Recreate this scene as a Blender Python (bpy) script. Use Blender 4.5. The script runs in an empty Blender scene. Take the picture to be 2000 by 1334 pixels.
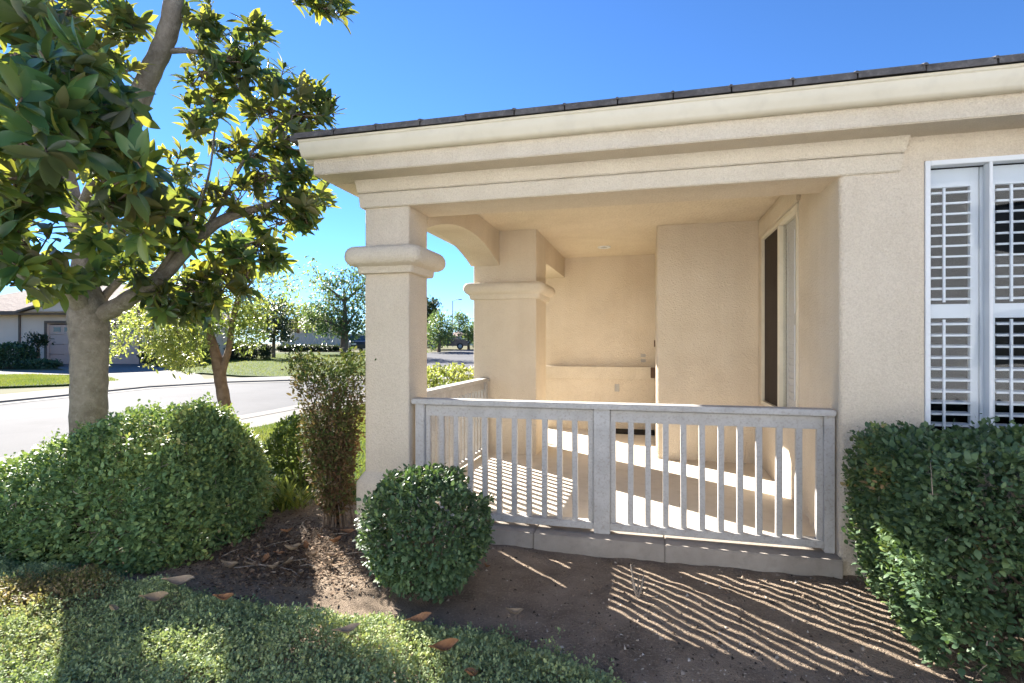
import bpy, bmesh, math, random
import numpy as np
from mathutils import Vector, Matrix

random.seed(7)
RNG = np.random.default_rng(11)
SC = bpy.context.scene
COL = SC.collection
PI = math.pi

# ------------------------------------------------------------------ camera frame
TH = math.radians(14.23); FPX = 1057.0; VH = 671.0; EYE = 1.45
RV = Vector((math.cos(TH), math.sin(TH), 0)); FV = Vector((-math.sin(TH), math.cos(TH), 0))
SUN_AZ = math.radians(53.0); SUN_EL = math.radians(26.0)
SUN = Vector((-math.sin(SUN_AZ) * math.cos(SUN_EL), math.cos(SUN_AZ) * math.cos(SUN_EL), math.sin(SUN_EL)))

def at(u, v, d):
    """world point seen at photo pixel (u,v), d metres along the camera axis"""
    p = RV * ((u - 1000) / FPX * d) + FV * d
    return Vector((p.x, p.y, EYE + (VH - v) * d / FPX))

def g(x, y):
    """terrain height: level by the house, rising gently beyond the near road edge"""
    D = -x * math.sin(TH) + y * math.cos(TH)
    return max(0.0, min(D, 75.0) - 12.0) * 0.02

def gp(u, v):
    d = EYE * FPX / (v - VH)
    if d > 12: d = 1.69 / ((v - VH) / FPX + 0.02)
    p = RV * ((u - 1000) / FPX * d) + FV * d
    return Vector((p.x, p.y, g(p.x, p.y)))

def rd(lat, d, z=None):
    p = RV * lat + FV * d
    return Vector((p.x, p.y, g(p.x, p.y) if z is None else z))

# ------------------------------------------------------------------ materials
def nt(name):
    m = bpy.data.materials.new(name); m.use_nodes = True
    t = m.node_tree; b = t.nodes['Principled BSDF']
    return m, t, b
def N(t, typ, **k):
    n = t.nodes.new(typ)
    for a, v in k.items():
        if a in n.inputs.keys() if isinstance(a, str) else False: n.inputs[a].default_value = v
        else: setattr(n, a, v)
    return n
def L(t, a, b): t.links.new(a, b)
def ramp(t, fac, stops):
    r = t.nodes.new('ShaderNodeValToRGB'); e = r.color_ramp.elements
    while len(e) < len(stops): e.new(0.5)
    for i, (p, c) in enumerate(stops):
        e[i].position = p; e[i].color = (c[0], c[1], c[2], 1)
    if fac is not None: L(t, fac, r.inputs['Fac'])
    return r
def noise(t, scale, detail=3, rough=0.55, vec=None, dist=0.0):
    n = t.nodes.new('ShaderNodeTexNoise'); n.inputs['Scale'].default_value = scale
    n.inputs['Detail'].default_value = detail; n.inputs['Roughness'].default_value = rough
    n.inputs['Distortion'].default_value = dist
    if vec is not None: L(t, vec, n.inputs['Vector'])
    return n
def wpos(t):
    return t.nodes.new('ShaderNodeNewGeometry').outputs['Position']
def mixc(t, a, b, fac, mode='MIX'):
    n = t.nodes.new('ShaderNodeMix'); n.data_type = 'RGBA'; n.blend_type = mode
    for k, v in ((6, a), (7, b)):
        if hasattr(v, 'links'): L(t, v, n.inputs[k])
        else: n.inputs[k].default_value = (v[0], v[1], v[2], 1)
    if hasattr(fac, 'links'): L(t, fac, n.inputs[0])
    else: n.inputs[0].default_value = fac
    return n.outputs[2]
def bump(t, b, h, dist, strength=1.0):
    n = t.nodes.new('ShaderNodeBump'); n.inputs['Distance'].default_value = dist
    n.inputs['Strength'].default_value = strength
    L(t, h, n.inputs['Height']); L(t, n.outputs['Normal'], b.inputs['Normal'])

def mottled(name, c1, c2, scale=4, rough=0.8, bscale=None, bdist=0.003, c3=None, s3=40, spec=0.12, amt3=0.5, local=False):
    m, t, b = nt(name)
    p = t.nodes.new('ShaderNodeTexCoord').outputs['Object'] if local else wpos(t)
    n1 = noise(t, scale, 5, 0.6, p)
    r = ramp(t, n1.outputs['Fac'], [(0.32, c1), (0.68, c2)])
    col = r.outputs['Color']
    if c3:
        n3 = noise(t, s3, 3, 0.6, p)
        r3 = ramp(t, n3.outputs['Fac'], [(0.5, (0, 0, 0)), (0.72, (1, 1, 1))])
        ml = t.nodes.new('ShaderNodeMath'); ml.operation = 'MULTIPLY'; ml.inputs[1].default_value = amt3
        L(t, r3.outputs['Color'], ml.inputs[0])
        col = mixc(t, col, c3, ml.outputs[0])
    L(t, col, b.inputs['Base Color'])
    b.inputs['Roughness'].default_value = rough
    b.inputs['Specular IOR Level'].default_value = spec
    if bscale:
        n2 = noise(t, bscale, 3, 0.65, p)
        bump(t, b, n2.outputs['Fac'], bdist)
    return m

def stucco(name, c1, c2, grain=120, bd=0.0042):
    m, t, b = nt(name); p = wpos(t)
    big = noise(t, 1.3, 5, 0.6, p)
    col = ramp(t, big.outputs['Fac'], [(0.3, c1), (0.7, c2)]).outputs['Color']
    gr = noise(t, grain, 4, 0.7, p)
    sp = ramp(t, gr.outputs['Fac'], [(0.34, (0.84, 0.82, 0.80)), (0.58, (1, 1, 1))]).outputs['Color']
    col = mixc(t, col, sp, 1.0, 'MULTIPLY')
    # faint vertical weather streaks
    mp = t.nodes.new('ShaderNodeMapping'); mp.inputs['Scale'].default_value = (7, 7, 0.5)
    L(t, p, mp.inputs['Vector'])
    st = noise(t, 1.0, 4, 0.6, mp.outputs['Vector'])
    sc_ = ramp(t, st.outputs['Fac'], [(0.35, (0.90, 0.875, 0.85)), (0.6, (1, 1, 1))]).outputs['Color']
    col = mixc(t, col, sc_, 0.3, 'MULTIPLY')
    pt = noise(t, 0.55, 6, 0.7, p, 0.6)
    pr_ = ramp(t, pt.outputs['Fac'], [(0.36, (0.93, 0.915, 0.9)), (0.5, (1, 1, 1)), (0.64, (1, 1, 1)), (0.74, (0.95, 0.945, 0.94))]).outputs['Color']
    col = mixc(t, col, pr_, 1.0, 'MULTIPLY')
    L(t, col, b.inputs['Base Color'])
    b.inputs['Roughness'].default_value = 0.9; b.inputs['Specular IOR Level'].default_value = 0.15
    v = t.nodes.new('ShaderNodeTexVoronoi'); v.inputs['Scale'].default_value = grain * 0.55; v.inputs['Randomness'].default_value = 1.0; L(t, p, v.inputs['Vector'])
    ad = t.nodes.new('ShaderNodeMath'); ad.operation = 'ADD'
    L(t, gr.outputs['Fac'], ad.inputs[0]); L(t, v.outputs['Distance'], ad.inputs[1])
    bump(t, b, ad.outputs[0], bd)
    return m

def leafmat(name, top, under=None, trans=None, rough=0.4, tmix=0.35, spec=0.4, gain=1.0):
    """per-leaf colours through the face attribute 'rnd' (0..1)"""
    m, t, b = nt(name)
    top = [(p, tuple(min(.5, x * gain) for x in c)) for p, c in top]
    a = t.nodes.new('ShaderNodeAttribute'); a.attribute_name = 'rnd'
    col = ramp(t, a.outputs['Fac'], top).outputs['Color']
    if under:
        geo = t.nodes.new('ShaderNodeNewGeometry')
        uc = ramp(t, a.outputs['Fac'], under).outputs['Color']
        col = mixc(t, col, uc, geo.outputs['Backfacing'])
    L(t, col, b.inputs['Base Color'])
    b.inputs['Roughness'].default_value = rough; b.inputs['Specular IOR Level'].default_value = spec
    tr = t.nodes.new('ShaderNodeBsdfTranslucent')
    tc = ramp(t, a.outputs['Fac'], trans or top).outputs['Color']
    L(t, tc, tr.inputs['Color'])
    mx = t.nodes.new('ShaderNodeMixShader'); mx.inputs[0].default_value = tmix
    L(t, b.outputs[0], mx.inputs[1]); L(t, tr.outputs[0], mx.inputs[2])
    out = [n for n in t.nodes if n.type == 'OUTPUT_MATERIAL'][0]
    L(t, mx.outputs[0], out.inputs['Surface'])
    return m

def glassmat(name, tint=(1, 1, 1), ior=.04):
    m, t, b = nt(name); t.nodes.remove(b)
    tr = t.nodes.new('ShaderNodeBsdfTransparent'); tr.inputs[0].default_value = (*tint, 1)
    gl = t.nodes.new('ShaderNodeBsdfGlossy'); gl.inputs['Roughness'].default_value = 0.0
    nz = noise(t, 1.6, 1, 0.5, wpos(t)); bp = t.nodes.new('ShaderNodeBump'); bp.inputs['Distance'].default_value = 0.006
    L(t, nz.outputs['Fac'], bp.inputs['Height']); L(t, bp.outputs['Normal'], gl.inputs['Normal'])
    lw_ = t.nodes.new('ShaderNodeLayerWeight'); lw_.inputs[0].default_value = .5
    pw = t.nodes.new('ShaderNodeMath'); pw.operation = 'POWER'; pw.inputs[1].default_value = 5; L(t, lw_.outputs['Facing'], pw.inputs[0])
    fr = t.nodes.new('ShaderNodeMath'); fr.operation = 'MULTIPLY_ADD'; fr.inputs[1].default_value = 1 - ior; fr.inputs[2].default_value = ior; L(t, pw.outputs[0], fr.inputs[0])
    mx = t.nodes.new('ShaderNodeMixShader')
    L(t, fr.outputs[0], mx.inputs[0]); L(t, tr.outputs[0], mx.inputs[1]); L(t, gl.outputs[0], mx.inputs[2])
    out = [n for n in t.nodes if n.type == 'OUTPUT_MATERIAL'][0]
    L(t, mx.outputs[0], out.inputs['Surface'])
    return m

M = {}
M['stucco'] = stucco('stucco', (0.635, 0.545, 0.42), (0.70, 0.61, 0.485))
M['trim'] = stucco('trim_stucco', (0.635, 0.555, 0.435), (0.70, 0.62, 0.495), 130, 0.004)
M['ceil'] = stucco('ceiling_stucco', (0.70, 0.60, 0.45), (0.76, 0.66, 0.51), 60, 0.008)
M['gutter'] = mottled('painted_gutter', (0.66, 0.60, 0.47), (0.71, 0.65, 0.52), 3, 0.45, None, c3=(0.5, 0.45, 0.36), s3=9, amt3=0.25)
M['tile'] = mottled('roof_tile', (0.075, 0.07, 0.07), (0.13, 0.12, 0.115), 9, 0.85, 60, 0.004, c3=(0.2, 0.19, 0.18), s3=30, spec=0.04)
M['white'] = mottled('white_vinyl', (0.68, 0.69, 0.69), (0.73, 0.74, 0.74), 2, 0.4, None)
M['louver'] = mottled('shutter_paint', (0.62, 0.64, 0.66), (0.68, 0.69, 0.70), 2, 0.5, None)
M['paintwood'] = mottled('weathered_white_paint', (0.40, 0.38, 0.355), (0.50, 0.48, 0.45), 7, 0.65, 90, 0.0015, c3=(0.27, 0.215, 0.17), s3=60, amt3=0.5, local=True)
M['conc'] = mottled('plinth_concrete', (0.27, 0.235, 0.20), (0.37, 0.33, 0.285), 3, 0.9, 60, 0.004, c3=(0.24, 0.21, 0.18), s3=14, amt3=0.5, spec=0.04)
M['floor'] = mottled('porch_floor', (0.60, 0.535, 0.44), (0.68, 0.61, 0.52), 2.2, 0.8, 80, 0.002, c3=(0.5, 0.43, 0.34), s3=8, amt3=0.4)
M['conc2'] = mottled('pale_bounce_paving', (0.5, 0.49, 0.48), (0.58, 0.57, 0.55), 1, 0.9, 60, 0.003)
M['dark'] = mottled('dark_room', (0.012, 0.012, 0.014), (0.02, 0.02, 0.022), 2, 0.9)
M['screen'] = mottled('insect_screen', (0.035, 0.025, 0.02), (0.055, 0.042, 0.033), 1.5, 0.7, 400, 0.001)
M['mat'] = mottled('black_rubber', (0.015, 0.013, 0.012), (0.03, 0.027, 0.025), 30, 0.9, 200, 0.003)
M['metal'] = mottled('grey_metal', (0.35, 0.33, 0.3), (0.45, 0.43, 0.4), 8, 0.5)
M['brown'] = mottled('brown_plastic', (0.10, 0.06, 0.04), (0.16, 0.10, 0.07), 8, 0.6)
M['glass'] = glassmat('window_glass', (0.96, 0.975, 0.985), .022)
M['soil'] = mottled('bare_soil', (0.20, 0.152, 0.112), (0.38, 0.295, 0.22), 3.2, 0.95, 110, 0.03, c3=(0.48, 0.38, 0.28), s3=70, amt3=0.6, spec=0.04)
M['ground'] = mottled('dry_ground', (0.10, 0.10, 0.05), (0.15, 0.135, 0.075), 0.4, 0.95, spec=0.04)
M['road'] = mottled('pale_asphalt', (0.112, 0.11, 0.113), (0.135, 0.133, 0.135), 0.35, 0.9, 50, 0.004, c3=(0.10, 0.098, 0.10), s3=1.1, amt3=0.5, spec=0.04)
M['walk'] = mottled('pavement_concrete', (0.185, 0.175, 0.16), (0.22, 0.208, 0.19), 0.8, 0.9, 60, 0.003, c3=(0.16, 0.15, 0.135), s3=5, amt3=0.5, spec=0.04)
M['lawn'] = mottled('lawn_turf', (0.035, 0.062, 0.012), (0.06, 0.09, 0.02), 3.0, 0.9, 45, 0.03, c3=(0.10, 0.11, 0.03), s3=12, amt3=0.6, spec=0.04)
M['bark'] = mottled('magnolia_bark', (0.15, 0.125, 0.098), (0.25, 0.215, 0.175), 9, 0.9, 45, 0.012, c3=(0.32, 0.285, 0.24), s3=22, amt3=0.55)
M['bark2'] = mottled('brown_bark', (0.13, 0.085, 0.055), (0.24, 0.165, 0.11), 12, 0.9, 40, 0.015)
M['twig'] = mottled('twig_bark', (0.10, 0.07, 0.05), (0.2, 0.155, 0.115), 15, 0.9)
M['deadtwig'] = mottled('dead_twig', (0.2, 0.16, 0.12), (0.34, 0.29, 0.24), 15, 0.9)
M['hwall'] = mottled('neighbour_stucco', (0.76, 0.55, 0.42), (0.80, 0.6, 0.47), 0.8, 0.9)
M['hdoor'] = mottled('garage_paint', (0.60, 0.40, 0.31), (0.65, 0.45, 0.35), 0.8, 0.8)
M['hroof'] = mottled('pale_roof_tile', (0.30, 0.225, 0.18), (0.38, 0.29, 0.235), 1.5, 0.9, 6, 0.03, spec=0.04)
M['htrim'] = mottled('brown_fascia', (0.15, 0.105, 0.08), (0.2, 0.145, 0.11), 2, 0.8)
M['fence'] = mottled('pale_fence', (0.5, 0.48, 0.41), (0.56, 0.54, 0.46), 0.5, 0.9)
M['hwhite'] = mottled('white_render', (0.66, 0.68, 0.71), (0.72, 0.74, 0.76), 0.5, 0.9)
M['carpaint'] = mottled('dark_car_paint', (0.02, 0.022, 0.028), (0.03, 0.032, 0.04), 2, 0.25, spec=0.6)
M['rubber'] = mottled('tyre_rubber', (0.012, 0.012, 0.012), (0.02, 0.02, 0.02), 5, 0.8)
M['carglass'] = mottled('car_glass', (0.05, 0.06, 0.07), (0.07, 0.08, 0.09), 2, 0.05, spec=0.8)

G_ = lambda r, gg, b: (r, gg, b)
M['mag'] = leafmat('magnolia_leaf',
    [(0.0, (0.014, 0.042, 0.018)), (0.45, (0.026, 0.068, 0.024)), (0.8, (0.05, 0.098, 0.024)), (0.935, (0.11, 0.14, 0.025)), (0.955, (0.42, 0.22, 0.03)), (1.0, (0.42, 0.26, 0.05))],
    [(0.0, (0.034, 0.056, 0.030)), (0.45, (0.056, 0.074, 0.036)), (0.75, (0.10, 0.09, 0.040)), (0.96, (0.18, 0.12, 0.045)), (0.975, (0.36, 0.17, 0.03)), (1.0, (0.38, 0.2, 0.04))],
    [(0.0, (0.13, 0.20, 0.03)), (0.4, (0.30, 0.35, 0.045)), (0.68, (0.52, 0.50, 0.06)), (0.96, (0.64, 0.58, 0.07)), (1.0, (0.8, 0.45, 0.06))],
    rough=0.32, tmix=0.32, spec=0.5, gain=1.65)
M['box'] = leafmat('boxwood_leaf',
    [(0.0, (0.027, 0.052, 0.029)), (0.45, (0.050, 0.086, 0.041)), (0.78, (0.086, 0.124, 0.048)), (0.9, (0.15, 0.19, 0.05)), (0.96, (0.24, 0.15, 0.07)), (1.0, (0.30, 0.19, 0.10))],
    None, [(0.0, (0.08, 0.16, 0.03)), (0.6, (0.16, 0.26, 0.04)), (1.0, (0.36, 0.34, 0.06))], rough=0.5, tmix=0.18, spec=0.32, gain=1.55)
M['mound'] = leafmat('mound_leaf',
    [(0.0, (0.044, 0.082, 0.038)), (0.4, (0.072, 0.118, 0.048)), (0.7, (0.118, 0.158, 0.054)), (0.88, (0.17, 0.20, 0.055)), (0.95, (0.26, 0.17, 0.075)), (1.0, (0.36, 0.19, 0.09))],
    None, [(0.0, (0.14, 0.22, 0.04)), (0.6, (0.26, 0.34, 0.055)), (1.0, (0.5, 0.4, 0.1))], rough=0.55, tmix=0.24, spec=.28, gain=2.2)
M['cover'] = leafmat('groundcover_leaf',
    [(0.0, (0.075, 0.105, 0.058)), (0.4, (0.118, 0.150, 0.076)), (0.7, (0.17, 0.195, 0.085)), (0.86, (0.25, 0.25, 0.10)), (0.93, (0.34, 0.27, 0.13)), (1.0, (0.38, 0.25, 0.15))],
    None, [(0.0, (0.16, 0.24, 0.06)), (0.6, (0.34, 0.40, 0.09)), (1.0, (0.55, 0.45, 0.15))], rough=0.65, tmix=0.25, spec=0.15, gain=2.35)
M['coverdry'] = leafmat('dry_groundcover_leaf',
    [(0.0, (0.10, 0.12, 0.04)), (0.35, (0.2, 0.19, 0.06)), (0.6, (0.30, 0.22, 0.10)), (1.0, (0.40, 0.28, 0.16))],
    None, [(0.0, (0.3, 0.33, 0.06)), (1.0, (0.5, 0.36, 0.15))], rough=0.6, tmix=0.3, spec=0.2)
M['rust'] = leafmat('rusty_shrub_leaf',
    [(0.0, (0.045, 0.085, 0.025)), (0.3, (0.075, 0.11, 0.03)), (0.5, (0.13, 0.095, 0.045)), (0.8, (0.19, 0.10, 0.055)), (1.0, (0.27, 0.14, 0.075))],
    None, [(0.0, (0.12, 0.17, 0.03)), (0.45, (0.22, 0.18, 0.05)), (1.0, (0.36, 0.17, 0.07))], rough=0.75, tmix=0.2, spec=.1)
M['lime'] = leafmat('lime_leaf',
    [(0.0, (0.07, 0.12, 0.02)), (0.5, (0.13, 0.18, 0.03)), (1.0, (0.24, 0.25, 0.045))],
    None, [(0.0, (0.22, 0.31, 0.05)), (0.5, (0.34, 0.41, 0.08)), (1.0, (0.52, 0.50, 0.11))], rough=0.5, tmix=0.4)
M['treegreen'] = leafmat('street_tree_leaf',
    [(0.0, (0.03, 0.07, 0.025)), (0.5, (0.055, 0.11, 0.04)), (1.0, (0.10, 0.16, 0.05))],
    None, [(0.0, (0.1, 0.2, 0.05)), (1.0, (0.28, 0.36, 0.09))], rough=0.5, tmix=0.3)
M['treedark'] = leafmat('dark_tree_leaf',
    [(0.0, (0.018, 0.035, 0.016)), (0.6, (0.035, 0.055, 0.022)), (1.0, (0.09, 0.085, 0.03))],
    None, [(0.0, (0.05, 0.09, 0.02)), (1.0, (0.18, 0.18, 0.04))], rough=0.4, tmix=0.2)
M['grass'] = leafmat('grass_blade',
    [(0.0, (0.04, 0.075, 0.014)), (0.6, (0.07, 0.11, 0.02)), (1.0, (0.15, 0.15, 0.045))],
    None, [(0.0, (0.12, 0.19, 0.025)), (1.0, (0.30, 0.30, 0.05))], rough=0.6, tmix=0.4)
M['deadleaf'] = mottled('dead_magnolia_leaf', (0.22, 0.105, 0.05), (0.34, 0.19, 0.10), 14, 0.6, 40, 0.003, c3=(0.22, 0.11, 0.06), s3=30, local=True)
M['paleleaf'] = mottled('bleached_leaf', (0.27, 0.2, 0.13), (0.40, 0.31, 0.22), 14, 0.6, 40, 0.003, c3=(0.3, 0.2, 0.13), s3=30, local=True)

# ------------------------------------------------------------------ mesh helpers
class MB:
    def __init__(s): s.v = []; s.f = []
    def add(s, vs, fs):
        o = len(s.v); s.v += [tuple(p) for p in vs]; s.f += [tuple(i + o for i in f) for f in fs]
        return s
    def box(s, x0, x1, y0, y1, z0, z1):
        v = [(x0, y0, z0), (x1, y0, z0), (x1, y1, z0), (x0, y1, z0), (x0, y0, z1), (x1, y0, z1), (x1, y1, z1), (x0, y1, z1)]
        return s.add(v, [(0, 3, 2, 1), (4, 5, 6, 7), (0, 1, 5, 4), (1, 2, 6, 5), (2, 3, 7, 6), (3, 0, 4, 7)])
    def prism(s, poly, axis, a, b):
        """closed outline (list of 2-tuples) pushed along axis from a to b"""
        n = len(poly)
        def P(p, w):
            return {'x': (w, p[0], p[1]), 'y': (p[0], w, p[1]), 'z': (p[0], p[1], w)}[axis]
        v = [P(p, a) for p in poly] + [P(p, b) for p in poly]
        f = [tuple(range(n))[::-1], tuple(range(n, 2 * n))] + [(i, (i + 1) % n, n + (i + 1) % n, n + i) for i in range(n)]
        return s.add(v, f)
    def loft(s, rings, cap=True):
        n = len(rings[0]); v = [p for r in rings for p in r]; f = []
        for k in range(len(rings) - 1):
            for i in range(n):
                f.append((k * n + i, k * n + (i + 1) % n, (k + 1) * n + (i + 1) % n, (k + 1) * n + i))
        if cap: f += [tuple(range(n))[::-1], tuple(range((len(rings) - 1) * n, len(rings) * n))]
        return s.add(v, f)
    def tube(s, pts, rad, n=8, wob=0.0):
        pts = [Vector(p) for p in pts]; rings = []
        ref = Vector((0.3, 0.8, 0.2))
        for i, p in enumerate(pts):
            d = (pts[min(i + 1, len(pts) - 1)] - pts[max(i - 1, 0)]).normalized()
            a = d.cross(ref); a = a.normalized() if a.length > 1e-4 else Vector((1, 0, 0)); b = d.cross(a)
            rings.append([p + (a * math.cos(2 * PI * k / n) + b * math.sin(2 * PI * k / n)) * rad[i] * (1 + wob * math.sin(k * 2.3 + i * 1.7)) for k in range(n)])
        return s.loft(rings)
    def build(s, name, mat, parent=None, smooth=None, bevel=None, loc=None, seg=2):
        me = bpy.data.meshes.new(name); me.from_pydata(s.v, [], s.f); me.validate()
        bm = bmesh.new(); bm.from_mesh(me); bmesh.ops.recalc_face_normals(bm, faces=bm.faces)
        if bevel: 
            bmesh.ops.bevel(bm, geom=bm.edges[:], offset=bevel, segments=seg, affect='EDGES', clamp_overlap=True)
        bm.to_mesh(me); bm.free()
        me.materials.append(mat)
        o = bpy.data.objects.new(name, me); COL.objects.link(o)
        if smooth is not None:
            for p in me.polygons: p.use_smooth = True
            me.set_sharp_from_angle(angle=math.radians(smooth))
        if parent: o.parent = parent
        if loc: o.location = loc
        return o

def crs(pts, sub=6):
    """Catmull-Rom through (point, radius) pairs"""
    P = [Vector(p) for p, r in pts]; Rr = [r for p, r in pts]; op, orr = [], []
    for i in range(len(P) - 1):
        p0 = P[max(i - 1, 0)]; p1 = P[i]; p2 = P[i + 1]; p3 = P[min(i + 2, len(P) - 1)]
        for k in range(sub):
            t = k / sub
            op.append(0.5 * ((2 * p1) + (p2 - p0) * t + (2 * p0 - 5 * p1 + 4 * p2 - p3) * t * t + (3 * p1 - p0 - 3 * p2 + p3) * t ** 3))
            orr.append(Rr[i] * (1 - t) + Rr[i + 1] * t)
    op.append(P[-1]); orr.append(Rr[-1])
    return op, orr

def tag(o, label=None, cat=None, group=None, kind=None):
    if label: o['label'] = label
    if cat: o['category'] = cat
    if group: o['group'] = group
    if kind: o['kind'] = kind
    return o
def thing(name, label, cat, loc=(0, 0, 0), group=None):
    o = bpy.data.objects.new(name, None); COL.objects.link(o); o.location = loc; o.empty_display_size = 0.1
    return tag(o, label, cat, group)
def keep(o, parent):
    """parent an object whose mesh is in world coordinates"""
    o.parent = parent; o.matrix_parent_inverse = Matrix.Translation(-Vector(parent.location))
    return o

def tris(mb):
    F = []
    for f in mb.f:
        for i in range(1, len(f) - 1): F.append((f[0], f[i], f[i + 1]))
    return np.array(mb.v, float), np.array(F)
def npmesh(name, V, F, mat, rnd=None, parent=None, smooth=False, wood=None, woodmat=None):
    """fast mesh from numpy arrays; F (m,k) with one face size"""
    me = bpy.data.meshes.new(name)
    n0 = len(F)
    if wood is not None:
        V2, F2 = tris(wood); F = np.concatenate([F, F2 + len(V)]); V = np.concatenate([V, V2]); rnd = np.concatenate([rnd, np.zeros(len(F2))])
    k = F.shape[1]; m = F.shape[0]
    me.vertices.add(len(V)); me.vertices.foreach_set('co', V.astype(np.float32).ravel())
    me.loops.add(m * k); me.loops.foreach_set('vertex_index', F.astype(np.int32).ravel())
    me.polygons.add(m); me.polygons.foreach_set('loop_start', (np.arange(m) * k).astype(np.int32))
    if smooth: me.polygons.foreach_set('use_smooth', np.ones(m, dtype=bool))
    if wood is not None:
        mi = np.zeros(m, np.int32); mi[n0:] = 1; me.polygons.foreach_set('material_index', mi)
    me.update(calc_edges=True)
    if rnd is not None:
        a = me.attributes.new('rnd', 'FLOAT', 'FACE'); a.data.foreach_set('value', rnd.astype(np.float32))
    me.materials.append(mat)
    if woodmat: me.materials.append(woodmat)
    o = bpy.data.objects.new(name, me); COL.objects.link(o)
    if parent: keep(o, parent)
    return o

def unit(a): return a / np.maximum(np.linalg.norm(a, axis=1, keepdims=True), 1e-9)
def rvec(n): return unit(RNG.normal(size=(n, 3)))
def snoise(P, freq, seed, k=7):
    r = np.random.default_rng(seed); d = r.normal(size=(k, 3)); d /= np.linalg.norm(d, axis=1, keepdims=True)
    ph = r.uniform(0, 6.28, k)
    return np.sin(P @ d.T * freq + ph).mean(axis=1) * 1.7

# leaf templates: (along, side, up) in units of length / width / length
def _big():
    v = [(0, 0, 0)]; f = []
    rows = [(.10, .20, .012), (.27, .40, .02), (.47, .5, .012), (.68, .44, -.015), (.86, .24, -.06)]
    for t, w_, z in rows: v += [(t, w_, z + .05 * w_), (t, 0, z - .02), (t, -w_, z + .05 * w_)]
    v.append((1, 0, -.11)); n = len(rows)
    f += [(0, 2, 1), (0, 3, 2)]
    for i in range(n - 1):
        a = 1 + 3 * i
        for k in (0, 1): f += [(a + k, a + k + 1, a + k + 4), (a + k, a + k + 4, a + k + 3)]
    a = 1 + 3 * (n - 1); f += [(a, a + 1, 3 * n + 1), (a + 1, a + 2, 3 * n + 1)]
    return np.array(v, float), np.array(f)
BIGT, BIGTRI = _big()
SMT = np.array([(0, 0, 0), (.30, .44, .07), (.30, -.44, .07), (.68, .42, .05), (.68, -.42, .05), (1, 0, -.05)], float)
SMF = np.array([(0, 2, 1), (1, 2, 4), (1, 4, 3), (3, 4, 5)])
def leaf_arrays(P, A, U, Ln, W, T=SMT, TF=SMF, rnd=None):
    """P base points, A axes, U approx upward normals"""
    A = unit(A); S = unit(np.cross(U, A)); Nn = np.cross(A, S)
    n = len(P); k = len(T)
    Ln = np.broadcast_to(np.asarray(Ln, float), (n,)); W = np.broadcast_to(np.asarray(W, float), (n,))
    V = (P[:, None, :] + A[:, None, :] * (T[None, :, 0:1] * Ln[:, None, None]) + S[:, None, :] * (T[None, :, 1:2] * W[:, None, None])
         + Nn[:, None, :] * (T[None, :, 2:3] * Ln[:, None, None])).reshape(-1, 3)
    F = (np.arange(n)[:, None, None] * k + TF[None]).reshape(-1, 3)
    if rnd is None: rnd = RNG.random(n)
    return V, F, np.repeat(rnd, len(TF))
def join(parts):
    Vs, Fs, Rs, o = [], [], [], 0
    for V, F, R in parts:
        Vs.append(V); Fs.append(F + o); Rs.append(R); o += len(V)
    return np.concatenate(Vs), np.concatenate(Fs), np.concatenate(Rs)

def sprigs(C, Nrm, per, Ln, W, spread=0.9, T=SMT, TF=SMF, rbias=None, jitter=0.012):
    """a rosette of 'per' leaves at every point C, opening along Nrm"""
    n = len(C); P = np.repeat(C, per, 0); Nn = np.repeat(unit(Nrm), per, 0)
    P = P + RNG.normal(size=P.shape) * jitter
    A = unit(Nn + rvec(len(P)) * spread)
    U = unit(Nn * 0.45 + np.array([0, 0, 0.85]) + rvec(len(P)) * 0.5)
    base = np.repeat(RNG.random(n) if rbias is None else rbias, per)
    r = np.clip(base * 0.65 + RNG.random(len(P)) * 0.42 - 0.05, 0, 1)
    sz_ = np.repeat(RNG.uniform(.7, 1.2, n), per) * RNG.uniform(0.6, 1.25, len(P)); l = Ln * sz_; w = W * sz_ * RNG.uniform(0.8, 1.15, len(P))
    return leaf_arrays(P, A, U, l, w, T, TF, r)

# ------------------------------------------------------------------ world, sun, camera
w = bpy.data.worlds.new('World'); SC.world = w; w.use_nodes = True
wt = w.node_tree; bg = wt.nodes['Background']
sk = wt.nodes.new('ShaderNodeTexSky'); sk.sky_type = 'NISHITA'; sk.sun_disc = False
sk.sun_elevation = SUN_EL; sk.sun_rotation = -SUN_AZ % (2 * PI)
sk.air_density = 0.88; sk.dust_density = 0.0; sk.ozone_density = 10.0; sk.altitude = 200
wt.links.new(sk.outputs[0], bg.inputs[0]); bg.inputs[1].default_value = 0.05
ld = bpy.data.lights.new('sun', 'SUN'); ld.energy = 5.0; ld.angle = math.radians(0.5); ld.color = (1.0, 0.955, 0.88)
lo = bpy.data.objects.new('sun', ld); COL.objects.link(lo)
lo.rotation_euler = (-SUN).to_track_quat('-Z', 'Y').to_euler(); lo.location = (-20, 15, 20)
cd = bpy.data.cameras.new('camera'); cam = bpy.data.objects.new('camera', cd); COL.objects.link(cam)
cd.sensor_width = 36; cd.lens = 36 * FPX / 2000; cd.clip_end = 2000; cd.clip_start = 0.05
cd.shift_y = -(667 - VH) / 2000 * -1 * -1
cd.shift_y = (VH - 667) / 2000
cam.location = (0, 0, EYE); cam.rotation_euler = (PI / 2, 0, TH); SC.camera = cam
SC.view_settings.view_transform = 'Standard'; SC.view_settings.look = 'None'; SC.view_settings.gamma = 1
SC.view_settings.exposure = 2.42
SC.render.engine = 'CYCLES'
cy = SC.cycles
cy.max_bounces = 8; cy.diffuse_bounces = 5; cy.transparent_max_bounces = 16; cy.use_denoising = True; cy.sample_clamp_indirect = 6

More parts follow.
